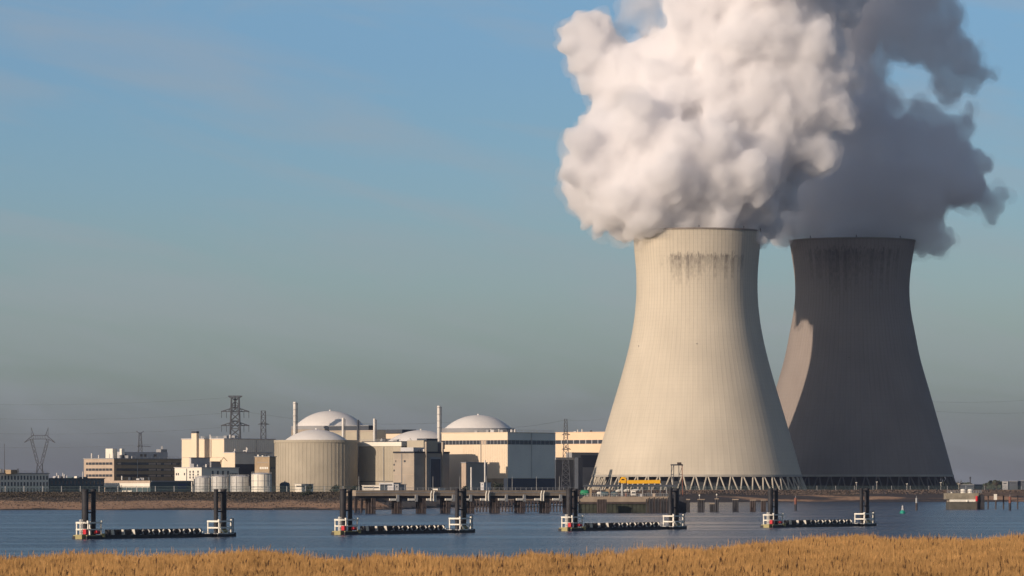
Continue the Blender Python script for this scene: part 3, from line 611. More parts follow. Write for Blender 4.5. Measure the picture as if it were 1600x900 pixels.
def pylon_fir(px, D, ytop, arms, label, w_=.6, base=6.0, top=1.6, flat_top=False, droop=True):
    cx = Xp(px, D); sc = D / F; zt = Zy(ytop, D)
    t = thing('electricity_pylon', label, 'pylon', (cx, D, GZ - .3), 'lattice electricity pylons')
    zs = zlist(GZ - .3, zt, 12); q = MB(); lattice(q, (cx, D), zs, [base + (top - base) * ((z - zs[0]) / (zt - zs[0])) ** .7 for z in zs], w_); q.build('mast', M['pyl'], t)
    for (y, l, r) in arms:
        z = Zy(y, D); q = MB()
        for sg, ex in ((-1, l), (1, r)):
            if ex <= 0: continue
            for dy in (-1.2, 1.2):
                q.beam((cx, D + dy, z + 3.2 * (1 if droop else .3)), (cx + sg*ex*sc, D, z), w_ * .7).beam((cx, D + dy, z), (cx + sg*ex*sc, D, z), w_ * .7)
            for k in (1, 2, 3): f_ = k / 4; q.beam((cx + sg*ex*sc*f_, D, z), (cx + sg*ex*sc*(f_ - .12), D, z + 3.2*(1 - f_)), w_ * .5)
        q.build('crossarm', M['pyl'], t)
        if droop:
            q = MB()
            for sg, ex in ((-1, l), (1, r)):
                for f_ in (.62, .97): q.beam((cx + sg*ex*sc*f_, D, z), (cx + sg*ex*sc*f_, D, z - 4.5), .3)
            q.build('insulator', M['seal'], t)
    return t, cx
# big pylon with two pairs of arms and a flat head
pc, pcx = pylon_fir(367.5, 3300, 621, [(643, 22, 22), (665, 22, 22)], 'tallest lattice pylon behind the boiler house, two tiers of arms', .85, 5.6, 2.6)
q = MB(); z = Zy(619, 3300); q.beam((pcx - 5, 3300, z), (pcx + 5, 3300, z), .8).beam((pcx - 5, 3300, z), (pcx, 3300, z - 2.6), .6).beam((pcx + 5, 3300, z), (pcx, 3300, z - 2.6), .6).beam((pcx, 3300, z - 9), (pcx, 3300, z), 1.0)
q.build('head_frame', M['pyl'], pc)
pd_, _ = pylon_fir(411.5, 3600, 642, [(663, 8, 9)], 'slimmer lattice pylon just right of the tallest one', .55, 3.4, 1.6, droop=False)
pe, pex = pylon_fir(884, 2500, 655, [(679.5, 6, 7), (702, 6, 8)], 'lattice pylon standing in front of the warm cream hall', .34, 2.7, .7, droop=False)
pf, _ = pylon_fir(219, 3700, 676, [(698, 5, 17)], 'distant pylon head rising behind the banded office building', .36, 3.5, .9, droop=False)
q = MB(); z = Zy(675, 3700); x = Xp(219, 3700); q.beam((x - 3, 3700, z + .8), (x, 3700, z - 1.5), .5).beam((x + 3, 3700, z + .8), (x, 3700, z - 1.5), .5); q.build('head_frame', M['pyl'], pf)
# waisted pylon
Dp = 3900; sc = Dp / F; cx = Xp(62, Dp)
pw = thing('electricity_pylon', 'waisted lattice pylon with two horns above the grey office block', 'pylon', (cx, Dp, GZ - .3), 'lattice electricity pylons')
q = MB(); zb, zw, za = GZ - .3, Zy(724, Dp), Zy(686, Dp)
lattice(q, (cx, Dp), zlist(zb, zw, 3), [3.6, 3.0, 2.5, 2.0], .5)
for sg in (-1, 1):
    for k in range(5):
        f0, f1 = k / 5, (k + 1) / 5
        def pt(f, o): return Vector((cx + sg * (1.6 + (7.0 - 1.6) * f) + o * (1.1), Dp, zw + (za - zw) * f))
        q.beam(pt(f0, -1), pt(f1, -1), .45).beam(pt(f0, 1), pt(f1, 1), .45).beam(pt(f0, -1), pt(f1, 1), .3).beam(pt(f0, 1), pt(f1, -1), .3)
q.build('mast', M['pyl'], pw)
q = MB(); q.beam((cx - 6, Dp, za + 3), (cx + 6, Dp, za + 3), .5).beam((cx - 7, Dp, za), (cx + 7, Dp, za), .5)
for k in range(6): q.beam((cx - 6 + 2*k, Dp, za + 3), (cx - 5 + 2*k, Dp, za), .35)
for sg in (-1, 1): q.beam((cx + sg*6, Dp, za + 3), (cx + sg*13, Dp, za - 3), .6).beam((cx + sg*7, Dp, za), (cx + sg*13, Dp, za - 3), .5)
q.build('crossarm', M['pyl'], pw)
q = MB()
for sg in (-1, 1): q.beam((cx + sg*5, Dp, za + 3), (cx + sg*7.2, Dp, Zy(668, Dp)), .7, w2=.25).beam((cx + sg*7, Dp, za + 1), (cx + sg*7.2, Dp, Zy(668, Dp)), .4, w2=.25)
q.build('horn', M['pyl'], pw)
# overhead wires
def wire(label, pts, r=.115):
    q = MB()
    for (a, b, sag) in pts:
        prev = None
        for k in range(15):
            f_ = k / 14; p = Vector(a).lerp(Vector(b), f_); p.z -= sag * 4 * f_ * (1 - f_)
            if prev is not None: q.beam(prev, p, r, 3, caps=False)
            prev = p
    return tag(q.build('overhead_wire', M['pyl'], None), label, 'power line', 'overhead power lines')
wire('topmost faint wire running left from the tallest pylon', [(P(362, 621, 3300), P(-60, 631, 3700), 2.5)])
wire('second faint wire running left from the upper arm of the tallest pylon', [(P(345, 646, 3300), P(-60, 652, 3700), 3)])
wire('third faint wire running left from the lower arm of the tallest pylon', [(P(345, 668, 3300), P(-60, 675, 3700), 3)])
wire('lowest faint wire running left past the waisted pylon', [(P(240, 694, 3700), P(-60, 697, 3850), 2)])
wire('faint wire running right from the tallest pylon behind the domes', [(P(388, 644, 3300), P(700, 660, 3100), 4), (P(700, 660, 3100), P(884, 656, 2500), 4)])
wire('faint wire running right from the pylon before the warm cream hall', [(P(884, 656, 2500), P(944, 654, 3040), .8)], .07)
wire('upper faint wire in the sky right of the shadowed tower', [(P(1440, 627, 3700), P(1640, 622, 3900), 2)])
wire('lower faint wire in the sky right of the shadowed tower', [(P(1440, 641, 3700), P(1640, 643, 3900), 2)])

# ================================================================== WATERFRONT
# --- fences on the dike
def fence(label, pts, step=8.0, h=3.0):
    L = [0]
    for a, b in zip(pts, pts[1:]): L.append(L[-1] + (Vector(b) - Vector(a)).length)
    def at(s_):
        for k in range(len(pts) - 1):
            if s_ <= L[k+1] or k == len(pts) - 2: return Vector(pts[k]).lerp(Vector(pts[k+1]), (s_ - L[k]) / (L[k+1] - L[k]))
    t = thing('security_fence', label, 'fence', at(L[-1] * .5), 'security fences along the site')
    q = MB(); n = int(L[-1] / .55)
    for k in range(n): p = at((k + .5) * .55); q.beam(p, p + ZUP * (h - .15), .10, 3, caps=False)
    for k in range(int(L[-1] / step)):
        a, b = at(k * step), at((k + 1) * step)
        for z in (.3, h * .5, h - .15): q.beam(a + ZUP * z, b + ZUP * z, .12, caps=False)
    q.build('mesh_panel', M['fence'], t)
    for k in range(int(L[-1] / step) + 1): p = at(min(k * step, L[-1])); MB().beam(p - ZUP * .3, p + ZUP * h, .28).build('post', M['steel'], t)
fence('dark mesh fence along the dike in front of the tanks and offices', [(-240, 1972, 6.6), (-70, 1972, 6.6), (-54, 1985, 6.6)])
fence('dark mesh fence at the foot of the near cooling tower', [(60, 2700, 6.6), (150, 2865, 6.6), (330, 2900, 6.6)], 12)
# --- shrubs
lf = mat('scrub_leaf', (0.045, 0.055, 0.035), .9, noise=.4, scale=.6); bark = mat('bark', (0.09, 0.07, 0.055), .9)
def leaf_cloud(q, c, rx, ry, rz, n, sz):
    for _ in range(n):
        d = Vector((rng.normal(), rng.normal(), rng.normal())); d.normalize(); k = rng.uniform(.3, 1) ** .5
        p = Vector(c) + Vector((d.x * rx * k, d.y * ry * k, d.z * rz * k)); a = Vector((rng.normal(), rng.normal(), rng.normal())).normalized(); b = a.orthogonal().normalized()
        w_ = sz * rng.uniform(.5, 1.3); q.quad(p - a*w_ - b*w_*.6, p + a*w_ - b*w_*.6, p + a*w_ + b*w_*.6, p - a*w_ + b*w_*.6)
def shrub(label, px, D, w_, h, gz=GZ):
    c = Vector((Xp(px, D), D, gz - .2)); t = thing('shrub', label, 'shrub', c, 'shrubs on the dike')
    q = MB()
    for k in range(5): a = k * 1.3; q.beam(c, c + Vector((math.cos(a) * w_ * .3, math.sin(a) * w_ * .3, h * .6)), .22, w2=.06)
    q.build('stems', bark, t); q = MB()
    for k in range(6): leaf_cloud(q, c + Vector((rng.uniform(-.5, .5) * w_ * .6, rng.uniform(-.4, .4) * w_, h * rng.uniform(.35, .75))), w_ * .3, w_ * .3, h * .28, 60, .28)
    q.build('foliage', lf, t)
shrub('round dark shrub right of the white shed at the front reactor', 482, 2090, 3.2, 4.4)
shrub('low wide dark shrub on the dike below the front reactor', 480, 1950, 5.5, 2.3, 5.4)
shrub('tall dark shrub at the right foot of the front left reactor', 522, 2100, 4.5, 4.6)
shrub('dark shrub beside the fuel building', 556, 2090, 4.0, 3.8)
shrub('dark shrub in the shade of the cream hall', 777, 2110, 5.5, 5.2)
shrub('dark shrub left of the hall annex posts', 728, 2110, 3.0, 3.6)
# ground cover on the dike: stuff
def scatter_strip(name, n, fx, sz, m, hz=.7):
    V = []; Fc = []
    for _ in range(n):
        x, y = fx(); z = float(bank_z(x, y)); w_ = sz * rng.uniform(.5, 1.4); a = rng.uniform(0, math.pi); dx, dy = math.cos(a) * w_, math.sin(a) * w_; h = w_ * hz * rng.uniform(.8, 2)
        i = len(V); V += [(x - dx, y - dy, z - .05), (x + dx, y + dy, z - .05), (x + dx*.5, y + dy*.5, z + h), (x - dx*.6, y - dy*.6, z + h*.8)]; Fc.append((i, i+1, i+2, i+3))
    q = MB(); q.v = V; q.f = Fc; o = q.build(name, m, loc=(0, 0, 0)); tag(o, kind='stuff'); return o
def fx_left():
    x = rng.uniform(-235, -52); return x, float(shore(x)) + rng.uniform(84, 122)
def fx_right():
    x = rng.uniform(-20, 420); return x, float(shore(x)) + rng.uniform(78, 122)
scatter_strip('dike_scrub', 16000, fx_left, .34, mat('dry_scrub', (0.06, 0.05, 0.038), .95, noise=.5, scale=.08))
scatter_strip('dike_scrub', 16000, fx_right, .38, mat('brown_scrub', (0.12, 0.09, 0.07), .95, noise=.4, scale=.08))
def fx_beach():
    x = rng.uniform(-235, -50); k = rng.random(); return x, float(shore(x)) + 6 + 84 * (k ** .6) + 9 * math.sin(x * .07) * k
scatter_strip('shore_stones', 5200, fx_beach, .30, mat('dark_stone', (0.11, 0.085, 0.065), .95, noise=.4, scale=.3), .5)
# --- jetty in front of the reactors
JA, JB = P(556, 765, 1618), P(902, 765, 1662); jd = Vector((JB.x - JA.x, JB.y - JA.y, 0)); JLn = jd.length; jd.normalize(); jn = Vector((-jd.y, jd.x, 0))
def jp(px):
    p = (px - 800) / F; return (p * JA.y - JA.x) / (jd.x - p * jd.y)
J0 = Vector((JA.x, JA.y, 0))
jt = thing('jetty', 'long brown jetty on dark pile clusters in front of the reactors', 'jetty', J0 + jd * JLn * .5 + jn * 3)
MB().obox(J0 + ZUP * 6.2, jd * JLn, jn * 7, ZUP * 2.0).build('deck', M['deck'], jt)
MB().obox(J0 + jn * .8 + ZUP * 5.3, jd * JLn, jn * 5, ZUP * .9).build('girder', M['seal'], jt)
MB().obox(J0 - jn * .12 + ZUP * 7.3, jd * JLn, jn * .12, ZUP * .18).build('kerb_rail', M['steel'], jt)
q = MB()
for k in range(int(JLn / 2.2)): p = J0 + jd * (k * 2.2 + .4) + jn * .2 + ZUP * 8.2; q.beam(p, p + ZUP * 1.0, .09, caps=False)
for z in (8.7, 9.15): q.beam(J0 + jn * .2 + ZUP * z, J0 + jd * JLn + jn * .2 + ZUP * z, .08)
q.build('railing', M['steel'], jt)
for px in (584, 625, 663, 701, 738.5, 778, 817, 856, 893):
    q = MB(); c = J0 + jd * jp(px)
    for i in range(3):
        for j in range(3): b = c + jd * (i - 1) * .62 + jn * (j * 2.2 + .3); q.beam(b + ZUP * -2, b + ZUP * 5.4, .5, 8)
    q.beam(c - jd * 1.0 + jn * .1 + ZUP * 2.2, c + jd * 1.0 + jn * .1 + ZUP * 2.2, .35)
    q.build('pile_cluster', M['timber'], jt)
for px in (608, 637, 666, 695, 722, 750, 778, 806, 835, 863): 
    c = J0 + jd * jp(px) - jn * .5; MB().obox(c + ZUP * 4.55, jd * 2.6, jn * .5, ZUP * .75).build('fender_beam', M['wpaint'], jt)
    MB().obox(c + jd * 2.9 + ZUP * 4.2, jd * .9, jn * .7, ZUP * 2.4).build('fender_bracket', M['steel'], jt)
for px in (672, 758, 844): 
    c = J0 + jd * jp(px) - jn * .6
    for o_ in (0, 1.05): 
        MB().beam(c + jd * o_ + ZUP * 4.4, c + jd * o_ + ZUP * 6.8, .42, 6).beam(c + jd * o_ + ZUP * 6.8, c + jd * (o_ + .35) + ZUP * 8.0, .42, 6).build('mooring_hook_post', M['wpaint'], jt)
for px in (572, 612, 644, 688, 730, 772, 812, 850, 886):
    MB().beam(J0 + jd * jp(px) + jn * 5.5 + ZUP * 8.1, J0 + jd * jp(px) + jn * 5.5 + ZUP * 13.2, .16, w2=.1).build('lamp_post', M['steel'], jt)
# approach trestle from the jetty to the dike
q = MB(); a = J0 + jd * 1.5 + jn * 5; b = Vector((-66, 1962, 0)); q.obox(a + ZUP * 6.4, (b - a), Vector((3.2, 0, 0)), ZUP * .7); q.build('approach_deck', M['deck'], jt)
for k in range(1, 9):
    p = a.lerp(b, k / 9); MB().beam(p + Vector((.5, 0, -2)), p + Vector((.5, 0, 6.4)), .5, 8).beam(p + Vector((2.7, 0, -2)), p + Vector((2.7, 0, 6.4)), .5, 8).build('approach_pile', M['timber'], jt)
# piled wall behind the jetty
wt = thing('pile_wall', 'row of slim dark piles standing behind the jetty', 'pile wall', Vector((Xp(820, 1750), 1750, 0)))
for k in range(36):
    px = 730 + 5.0 * k; D = 1735 + (px - 730) * .12; x = Xp(px, D)
    MB().beam((x, D, -2), (x, D, 4.4), .55, 8).build('pile', M['timber'], wt)
MB().beam((Xp(727, 1735), 1735, 4.5), (Xp(908, 1756), 1756, 4.5), .5).build('cap_beam', M['deck'], wt)
MB().beam((Xp(727, 1735), 1734.6, 2.2), (Xp(908, 1756), 1755.6, 2.2), .3).build('waling', M['timber'], wt)
# --- quay
QD = 1664; qs = QD / F
def qx(px): return Xp(px, QD)
qt = thing('quay', 'square quay platform with concrete top above dark green sheet piling', 'quay', (qx(975), QD + 14, 0))
MB().box(qx(905), qx(1046), QD, QD + 30, 3.5, 5.9).build('concrete_cap', M['deck'], qt)
MB().box(qx(903), qx(1047), QD - .5, QD + .0, 3.3, 4.0).build('fender_ledge', M['timber'], qt)
q = MB(); n = 46
for k in range(n):
    x0 = qx(905) + (qx(1045.5) - qx(905)) * k / n; x1 = qx(905) + (qx(1045.5) - qx(905)) * (k + 1) / n; o_ = .0 if k % 2 else .18
    q.box(x0, x1 - .002, QD + .25 - o_, QD + 29, -2, 3.496 + (0 if k % 2 else -.004))
q.build('sheet_piling', mat('algae_sheet_piling', (0.045, 0.05, 0.035), .85, noise=.35, scale=.4), qt)
for k in range(15):
    x = qx(1009) + (qx(1045) - qx(1009)) * (k + .5) / 15; MB().beam((x, QD - 1.0, -1), (x, QD - 1.0, 5.0 + .3 * ((k * 7) % 3)), .44, 8).build('timber_fender', M['timber' if k % 4 == 1 else 'pile'], qt)
MB().box(qx(1008), qx(1045.5), QD - .8, QD - .5, 3.6, 4.1).build('fender_waling', M['timber'], qt)
q = MB()
for k in range(40): x = qx(906) + (qx(1044) - qx(906)) * k / 39; q.beam((x, QD + .4, 5.9), (x, QD + .4, 6.95), .08, caps=False)
for z in (6.4, 6.95): q.beam((qx(906), QD + .4, z), (qx(1044), QD + .4, z), .08)
q.build('railing', M['steel'], qt)
def dolphin(label, parts, D, m='timber', lamp=False):
    x0 = min(p[0] for p in parts); x1 = max(p[1] for p in parts); t = thing('mooring_dolphin', label, 'dolphin', (Xp((x0 + x1) / 2, D), D, 0), 'dark mooring dolphins in the water right of the quay')
    for (a, b, y0) in parts:
        z = Zy(y0, D); n = max(2, int((b - a) / 2.3)); w_ = (b - a) * D / F; q = MB()
        for i in range(n):
            for j in range(3): q.beam((Xp(a, D) + w_ * (i + .5) / n, D + j * .7, -2), (Xp(a, D) + w_ * (i + .5) / n, D + j * .7, z - .3), w_ / n * .96, 8)
        q.build('piles', M[m], t); MB().box(Xp(a, D) - .05, Xp(b, D) + .05, D - .35, D + 1.8, z - .3, z + .1).build('cap', M['deck'], t)
    if lamp:
        c = Vector((Xp(parts[-1][0] + 3, D), D + .6, Zy(parts[-1][2], D))); MB().beam(c, c + ZUP * 1.2, .14).build('light_post', M['steel'], t); MB().beam(c + ZUP * 1.2, c + ZUP * 1.75, .5, 8).build('lantern', M['wpaint'], t)
    return t
dolphin('dark square dolphin standing against the quay front', [(933, 948, 779)], 1655, 'timber')
dolphin('stepped dark dolphin just right of the quay', [(1063, 1069.5, 786.5), (1070, 1078, 780)], 1720, 'pile')
dolphin('dark dolphin with a thin post, second right of the quay', [(1090, 1101, 780)], 1720, 'pile', True)
dolphin('stepped dark dolphin carrying a small white lantern', [(1109, 1116.5, 786.5), (1117, 1123, 779)], 1720, 'pile', True)
dolphin('narrow dark dolphin left of the pair of piled dolphins', [(1144.5, 1154, 780)], 1735, 'pile')
dolphin('left of the two dolphins made of separate piles', [(1172, 1181, 781)], 1735, 'timber')
dolphin('right of the two dolphins made of separate piles', [(1189, 1197, 781)], 1735, 'timber')
def marker(label, px, y0, ym, yb, D, w_, mt, ml, cat='pile'):
    t = thing('marker_pile', label, cat, (Xp(px, D), D, 0), 'marker piles in the river'); x = Xp(px, D)
    MB().beam((x, D, -2), (x, D, Zy(ym, D)), w_, 12).build('pile', M[ml], t); MB().beam((x, D, Zy(ym, D)), (x, D, Zy(y0, D)), w_ * 1.06, 12).build('painted_sleeve', M[mt], t)
    MB().beam((x, D, Zy(y0, D)), (x, D, Zy(y0, D) + .8), .15).build('top_mark', M['steel'], t)
marker('red brown topped pile between the quay dolphins and the rightmost barrier', 1243, 778, 788, 798, 1807, .95, 'rust', 'pile')
marker('weathered grey pile right of the green buoy', 1432, 778, 786, 797, 1850, .8, 'steel', 'timber')
marker('red topped pile at the right edge of the river', 1578, 776, 786, 797, 1850, 1.0, 'rust', 'pile')
# --- things on the quay
gt = thing('conveyor_bridge', 'long flat dark bridge deck above the quay on thin legs', 'bridge', (qx(984), QD + 17, 5.9))
MB().box(qx(912), qx(1060), QD + 16, QD + 19, Zy(760.6, QD), Zy(757.4, QD)).build('deck', M['dark'], gt)
for px in (915, 925, 940, 953, 1006, 1020, 1034, 1044):
    MB().beam((qx(px), QD + 16.5, 5.8), (qx(px), QD + 16.5, Zy(760, QD)), .22).beam((qx(px), QD + 18.6, 5.8), (qx(px), QD + 18.6, Zy(760, QD)), .22).beam((qx(px), QD + 16.5, 6.2), (qx(px), QD + 18.6, 9), .12).build('trestle_leg', M['steel'], gt)
q = MB()
for k in range(50): x = qx(912) + (qx(1060) - qx(912)) * k / 49; q.beam((x, QD + 16, Zy(757.4, QD)), (x, QD + 16, Zy(757.4, QD) + .7), .07, caps=False)
q.beam((qx(912), QD + 16, Zy(757.4, QD) + .7), (qx(1060), QD + 16, Zy(757.4, QD) + .7), .07); q.build('railing', M['pyl'], gt)
ct = thing('quay_crane', 'yellow crane with a long horizontal boom on a grey pedestal', 'crane', (qx(972), QD + 3, 5.9))
cz = lambda y: Zy(y, QD)
MB().beam((qx(972.5), QD + 3, 5.8), (qx(972.5), QD + 3, cz(753)), .75, 12).build('pedestal', M['steel'], ct)
MB().obox((qx(970), QD + 2.2, cz(755)), (1.9, 0, 0), (0, 1.7, 0), (0, 0, 1.1)).beam((qx(976), QD + 3, cz(752)), (qx(982), QD + 3, cz(753.5)), .9).build('slewing_head', M['yellow'], ct)
MB().beam((qx(981), QD + 3, cz(753)), (qx(1032), QD + 3, cz(752.6)), 1.25).build('boom', M['yellow'], ct)
MB().box(qx(1032.0), qx(1034), QD + 2.5, QD + 3.5, cz(755), cz(750.5)).build('boom_tip', M['seal'], ct)
MB().beam((qx(977.5), QD + 3, cz(747)), (qx(971), QD + 3, cz(746.6)), .75).beam((qx(971.5), QD + 3, cz(746.6)), (qx(967.5), QD + 3, cz(754)), .55, w2=.35).beam((qx(977), QD + 3, cz(747)), (qx(979), QD + 3, cz(753)), .6).build('folded_jib', M['yellow'], ct)
MB().beam((qx(966.8), QD + 3, cz(754)), (qx(964), QD + 3, cz(760)), .18).build('hook_line', M['pyl'], ct)
q = MB(); pt_ = thing('portal_frame', 'slim steel portal frame with a winch box rising in front of the near tower', 'gantry', (qx(1060), QD + 20, 5.9))
for px in (1050.8, 1054.5, 1064.5, 1069.6):
    for dy in (18,): MB().beam((qx(px), QD + dy, 5.8), (qx(px) + (.25 if px < 1060 else -.25), QD + dy, cz(726)), .26).build('leg', M['rust' if px > 1068 else 'pyl'], pt_)
MB().beam((qx(1050.5), QD + 18, cz(726)), (qx(1070), QD + 18, cz(726)), .5).build('crossbeam', M['pyl'], pt_)
q.beam((qx(1050.8), QD + 18, cz(741)), (qx(1055), QD + 18, cz(727)), .14).beam((qx(1064.5), QD + 18, cz(741)), (qx(1069.6), QD + 18, cz(727)), .14).beam((qx(1050.8), QD + 18, cz(741)), (qx(1054.8), QD + 18, cz(741)), .2).beam((qx(1064.5), QD + 18, cz(741)), (qx(1069.6), QD + 18, cz(741)), .2)
q.build('bracing', M['pyl'], pt_); MB().box(qx(1061), qx(1067.5), QD + 17, QD + 19, cz(725.3), cz(722)).build('winch_box', M['timber'], pt_)
MB().box(qx(1046.8), qx(1074), QD + 12, QD + 24, -1, 5.85).build('footing', M['pile'], pt_)
# green tanks, boats under covers, van, crates
def htank(label, x0, x1, y0, y1, D, m):
    r = (y1 - y0) / 2 * D / F; zc = (Zy(y0, D) + Zy(y1, D)) / 2; t = thing('fuel_tank', label, 'tank', (Xp((x0 + x1) / 2, D), D, zc - r), 'horizontal tanks on the quay')
    a, b = Xp(x0, D), Xp(x1, D); q = MB(); i0 = 0; n = 20; pr = [(a, .1), (a + r * .3, r * .8), (a + r * .6, r), (b - r * .6, r), (b - r * .3, r * .8), (b, .1)]
    for (x, rr) in pr:
        for k in range(n): q.v.append((x, D + rr * math.cos(2*math.pi*k/n), zc + rr * math.sin(2*math.pi*k/n)))
    for j in range(len(pr) - 1):
        for k in range(n): k2 = (k + 1) % n; q.f.append((j*n + k, j*n + k2, (j+1)*n + k2, (j+1)*n + k))
    q.build('vessel', M[m], t, True)
    for f_ in (.22, .78): x = a + (b - a) * f_; MB().box(x - .2, x + .2, D - r * .8, D + r * .8, 5.85, zc - r * .45).build('saddle', M['steel'], t)
    return t
htank('bright green tank at the left end of the quay', 906.5, 920.5, 765.5, 774.5, 1672, 'green')
htank('dark green tank with a white drum in front, left on the quay', 938, 952, 768, 775.5, 1672, 'teal')
htank('second dark green tank in the middle of the quay', 954, 966, 768, 775, 1673, 'teal')
htank('small white drum in front of the dark green tank', 932.5, 940, 768.3, 772.8, 1668, 'wpaint')
def boat(label, x0, x1, y0, y1, D):
    a, b = Xp(x0, D), Xp(x1, D); z1, z0 = Zy(y0, D), Zy(y1, D); t = thing('covered_boat', label, 'boat', ((a + b) / 2, D, 5.9), 'white boats laid up on the quay'); q = MB(); n = 9
    for k in range(n):
        f_ = k / (n - 1); x = a + (b - a) * f_; w_ = 1.0 * (math.sin(math.pi * (.12 + .88 * min(1, (f_ + .1)))) ** .5 if f_ < .95 else .5); 
        hh = (z1 - z0) * (.55 + .45 * min(1, f_ * 2.2))
        for (u_, v_) in ((-1, .55), (-.75, .1), (0, 0), (.75, .1), (1, .55), (.6, .85), (0, 1), (-.6, .85)): q.v.append((x, D + u_ * w_, z0 + v_ * hh))
    for k in range(n - 1):
        for j in range(8): j2 = (j + 1) % 8; q.f.append((k*8 + j, k*8 + j2, (k+1)*8 + j2, (k+1)*8 + j))
    q.f.append(tuple(range(7, -1, -1))); q.f.append(tuple((n-1)*8 + j for j in range(8)))
    q.build('hull_cover', M['wpaint'], t, False)
    for f_ in (.3, .75): MB().box(a + (b-a)*f_ - .12, a + (b-a)*f_ + .12, D - .7, D + .7, 5.85, z0 + .3).build('cradle', M['pyl'], t)
boat('left white covered boat, its nose sloping down to the left', 962, 971.5, 764.5, 769, 1671)
boat('middle white covered boat beside the crane pedestal', 974, 982.5, 764, 768.7, 1672)
boat('rightmost and longest white covered boat, behind the van', 984.5, 1000.5, 764, 767.8, 1675)
vt = thing('van', 'small white van facing us on the quay edge', 'van', (qx(990), QD + 4, 5.9)); vx = qx(990)
def rbox(x0, x1, y0, y1, z0, z1, bev, name, m, par):
    b = bmesh.new(); bmesh.ops.create_cube(b, size=1)
    for v in b.verts: v.co = Vector(((x0+x1)/2 + v.co.x*(x1-x0), (y0+y1)/2 + v.co.y*(y1-y0), (z0+z1)/2 + v.co.z*(z1-z0))) - wloc(par)
    bmesh.ops.bevel(b, geom=b.edges[:], offset=bev, segments=2, affect='EDGES', profile=.5); me = bpy.data.meshes.new(name); b.to_mesh(me); b.free(); me.materials.append(M[m])
    o = bpy.data.objects.new(name, me); COL.objects.link(o); o.parent = par; return o
rbox(vx - .92, vx + .92, QD + 2.4, QD + 6.8, 6.15, 7.85, .22, 'body', 'wpaint', vt)
rbox(vx - .68, vx + .68, QD + 2.33, QD + 2.6, 6.95, 7.5, .06, 'windscreen', 'glass', vt)
rbox(vx - .6, vx + .6, QD + 2.34, QD + 2.5, 6.35, 6.5, .03, 'grille', 'dark', vt)
for sx_ in (-.7, .7):
    rbox(vx + sx_ - .13, vx + sx_ + .13, QD + 2.34, QD + 2.5, 6.55, 6.7, .03, 'headlight', 'lgrey', vt)
    for yy in (3.3, 5.9): MB().beam((vx + sx_ * 1.2, QD + yy, 6.22), (vx + sx_ * .9, QD + yy, 6.22), .64, 14).build('wheel', M['seal'], vt)
def crate(label, x0, x1, y0, D, m, grp='boxes and crates on the quay'):
    a, b = Xp(x0, D), Xp(x1, D); z1 = Zy(y0, D); t = thing('crate', label, 'crate', ((a + b)/2, D, 5.9), grp); w_ = b - a
    MB().box(a, b, D, D + w_, 5.88, z1).build('body', M[m], t); MB().box(a - .06, b + .06, D - .06, D + w_ + .06, z1, z1 + .1).build('lid', M['deck'], t)
    for x in (a + .02, b - .14): MB().box(x, x + .12, D - .07, D - .002, 5.9, z1 - .01).build('batten', M['timber'], t)
crate('pale wooden crate right of the van', 1019, 1024.5, 771, 1668, 'beige'); crate('low grey box directly right of the van', 996, 1004, 772, 1668, 'lgrey')
crate('tall brown box behind the bright green tank', 920.5, 925, 762.5, 1679, 'brown'); crate('wide brown box between the two dark green tanks', 945.5, 953, 764, 1680, 'brown')
crate('dark box at the right end of the quay', 1010, 1016, 769, 1672, 'dark'); crate('rusty narrow box between crane pedestal and van', 976, 979.5, 770.5, 1667, 'rust')
crate('dark green skip left of the van', 957, 962, 771, 1667, 'teal')
# --- concrete caisson on the right
RD = 1905
def rx(px): return Xp(px, RD)
rt = thing('mooring_caisson', 'large concrete caisson standing in the water at right, white tanks on top', 'caisson', (rx(1510), RD + 8, 0))
MB().box(rx(1483), rx(1529), RD, RD + 14, -2, Zy(784.2, RD)).build('base', M['sheet'], rt)
MB().box(rx(1529.02), rx(1538.5), RD + .5, RD + 14, -2, Zy(773, RD)).build('dark_right_side', M['pile'], rt)  # near-black block forms the dark right side
MB().box(rx(1483.5), rx(1524), RD - .35, RD - .01, Zy(784, RD), Zy(780.5, RD)).build('white_band', M['wpaint'], rt)
MB().box(rx(1479), rx(1528.9), RD - .3, RD + 13, Zy(780.3, RD), Zy(770.5, RD)).build('upper_wall', mat('stained_concrete', (0.26, 0.23, 0.17), .9, noise=.3, scale=.35), rt)
MB().box(rx(1484), rx(1528.8), RD + .1, RD + 13, Zy(784.2, RD), Zy(780.3, RD)).build('middle_wall', M['conc'], rt)
q = MB()
for k in range(22): x = rx(1480) + (rx(1534) - rx(1480)) * k / 21; q.beam((x, RD, Zy(771, RD)), (x, RD, Zy(771, RD) + 1.15), .1, caps=False)
for z in (.6, 1.15): q.beam((rx(1480), RD, Zy(771, RD) + z), (rx(1534), RD, Zy(771, RD) + z), .09)
q.build('railing', M['steel'], rt)
for x0, x1 in ((1502.5, 1510.5), (1513.5, 1521.5)):
    cx = (rx(x0) + rx(x1)) / 2; r = (rx(x1) - rx(x0)) / 2; t = thing('water_tank', 'left white tank on top of the caisson' if x0 < 1510 else 'right white tank on top of the caisson', 'tank', (cx, RD + 4, Zy(770.5, RD)), 'white tanks on the caisson')
    MB().lathe((cx, RD + 4), [(r, Zy(770.5, RD)), (r, Zy(764.8, RD)), (r * .6, Zy(764.1, RD)), (.02, Zy(763.9, RD))], 20).build('shell', M['wpaint'], t); MB().lathe((cx, RD + 4), [(r, Zy(768, RD)), (r + .08, Zy(768, RD)), (r + .08, Zy(767.4, RD)), (r, Zy(767.4, RD))], 20).build('hoop', M['steel'], t)
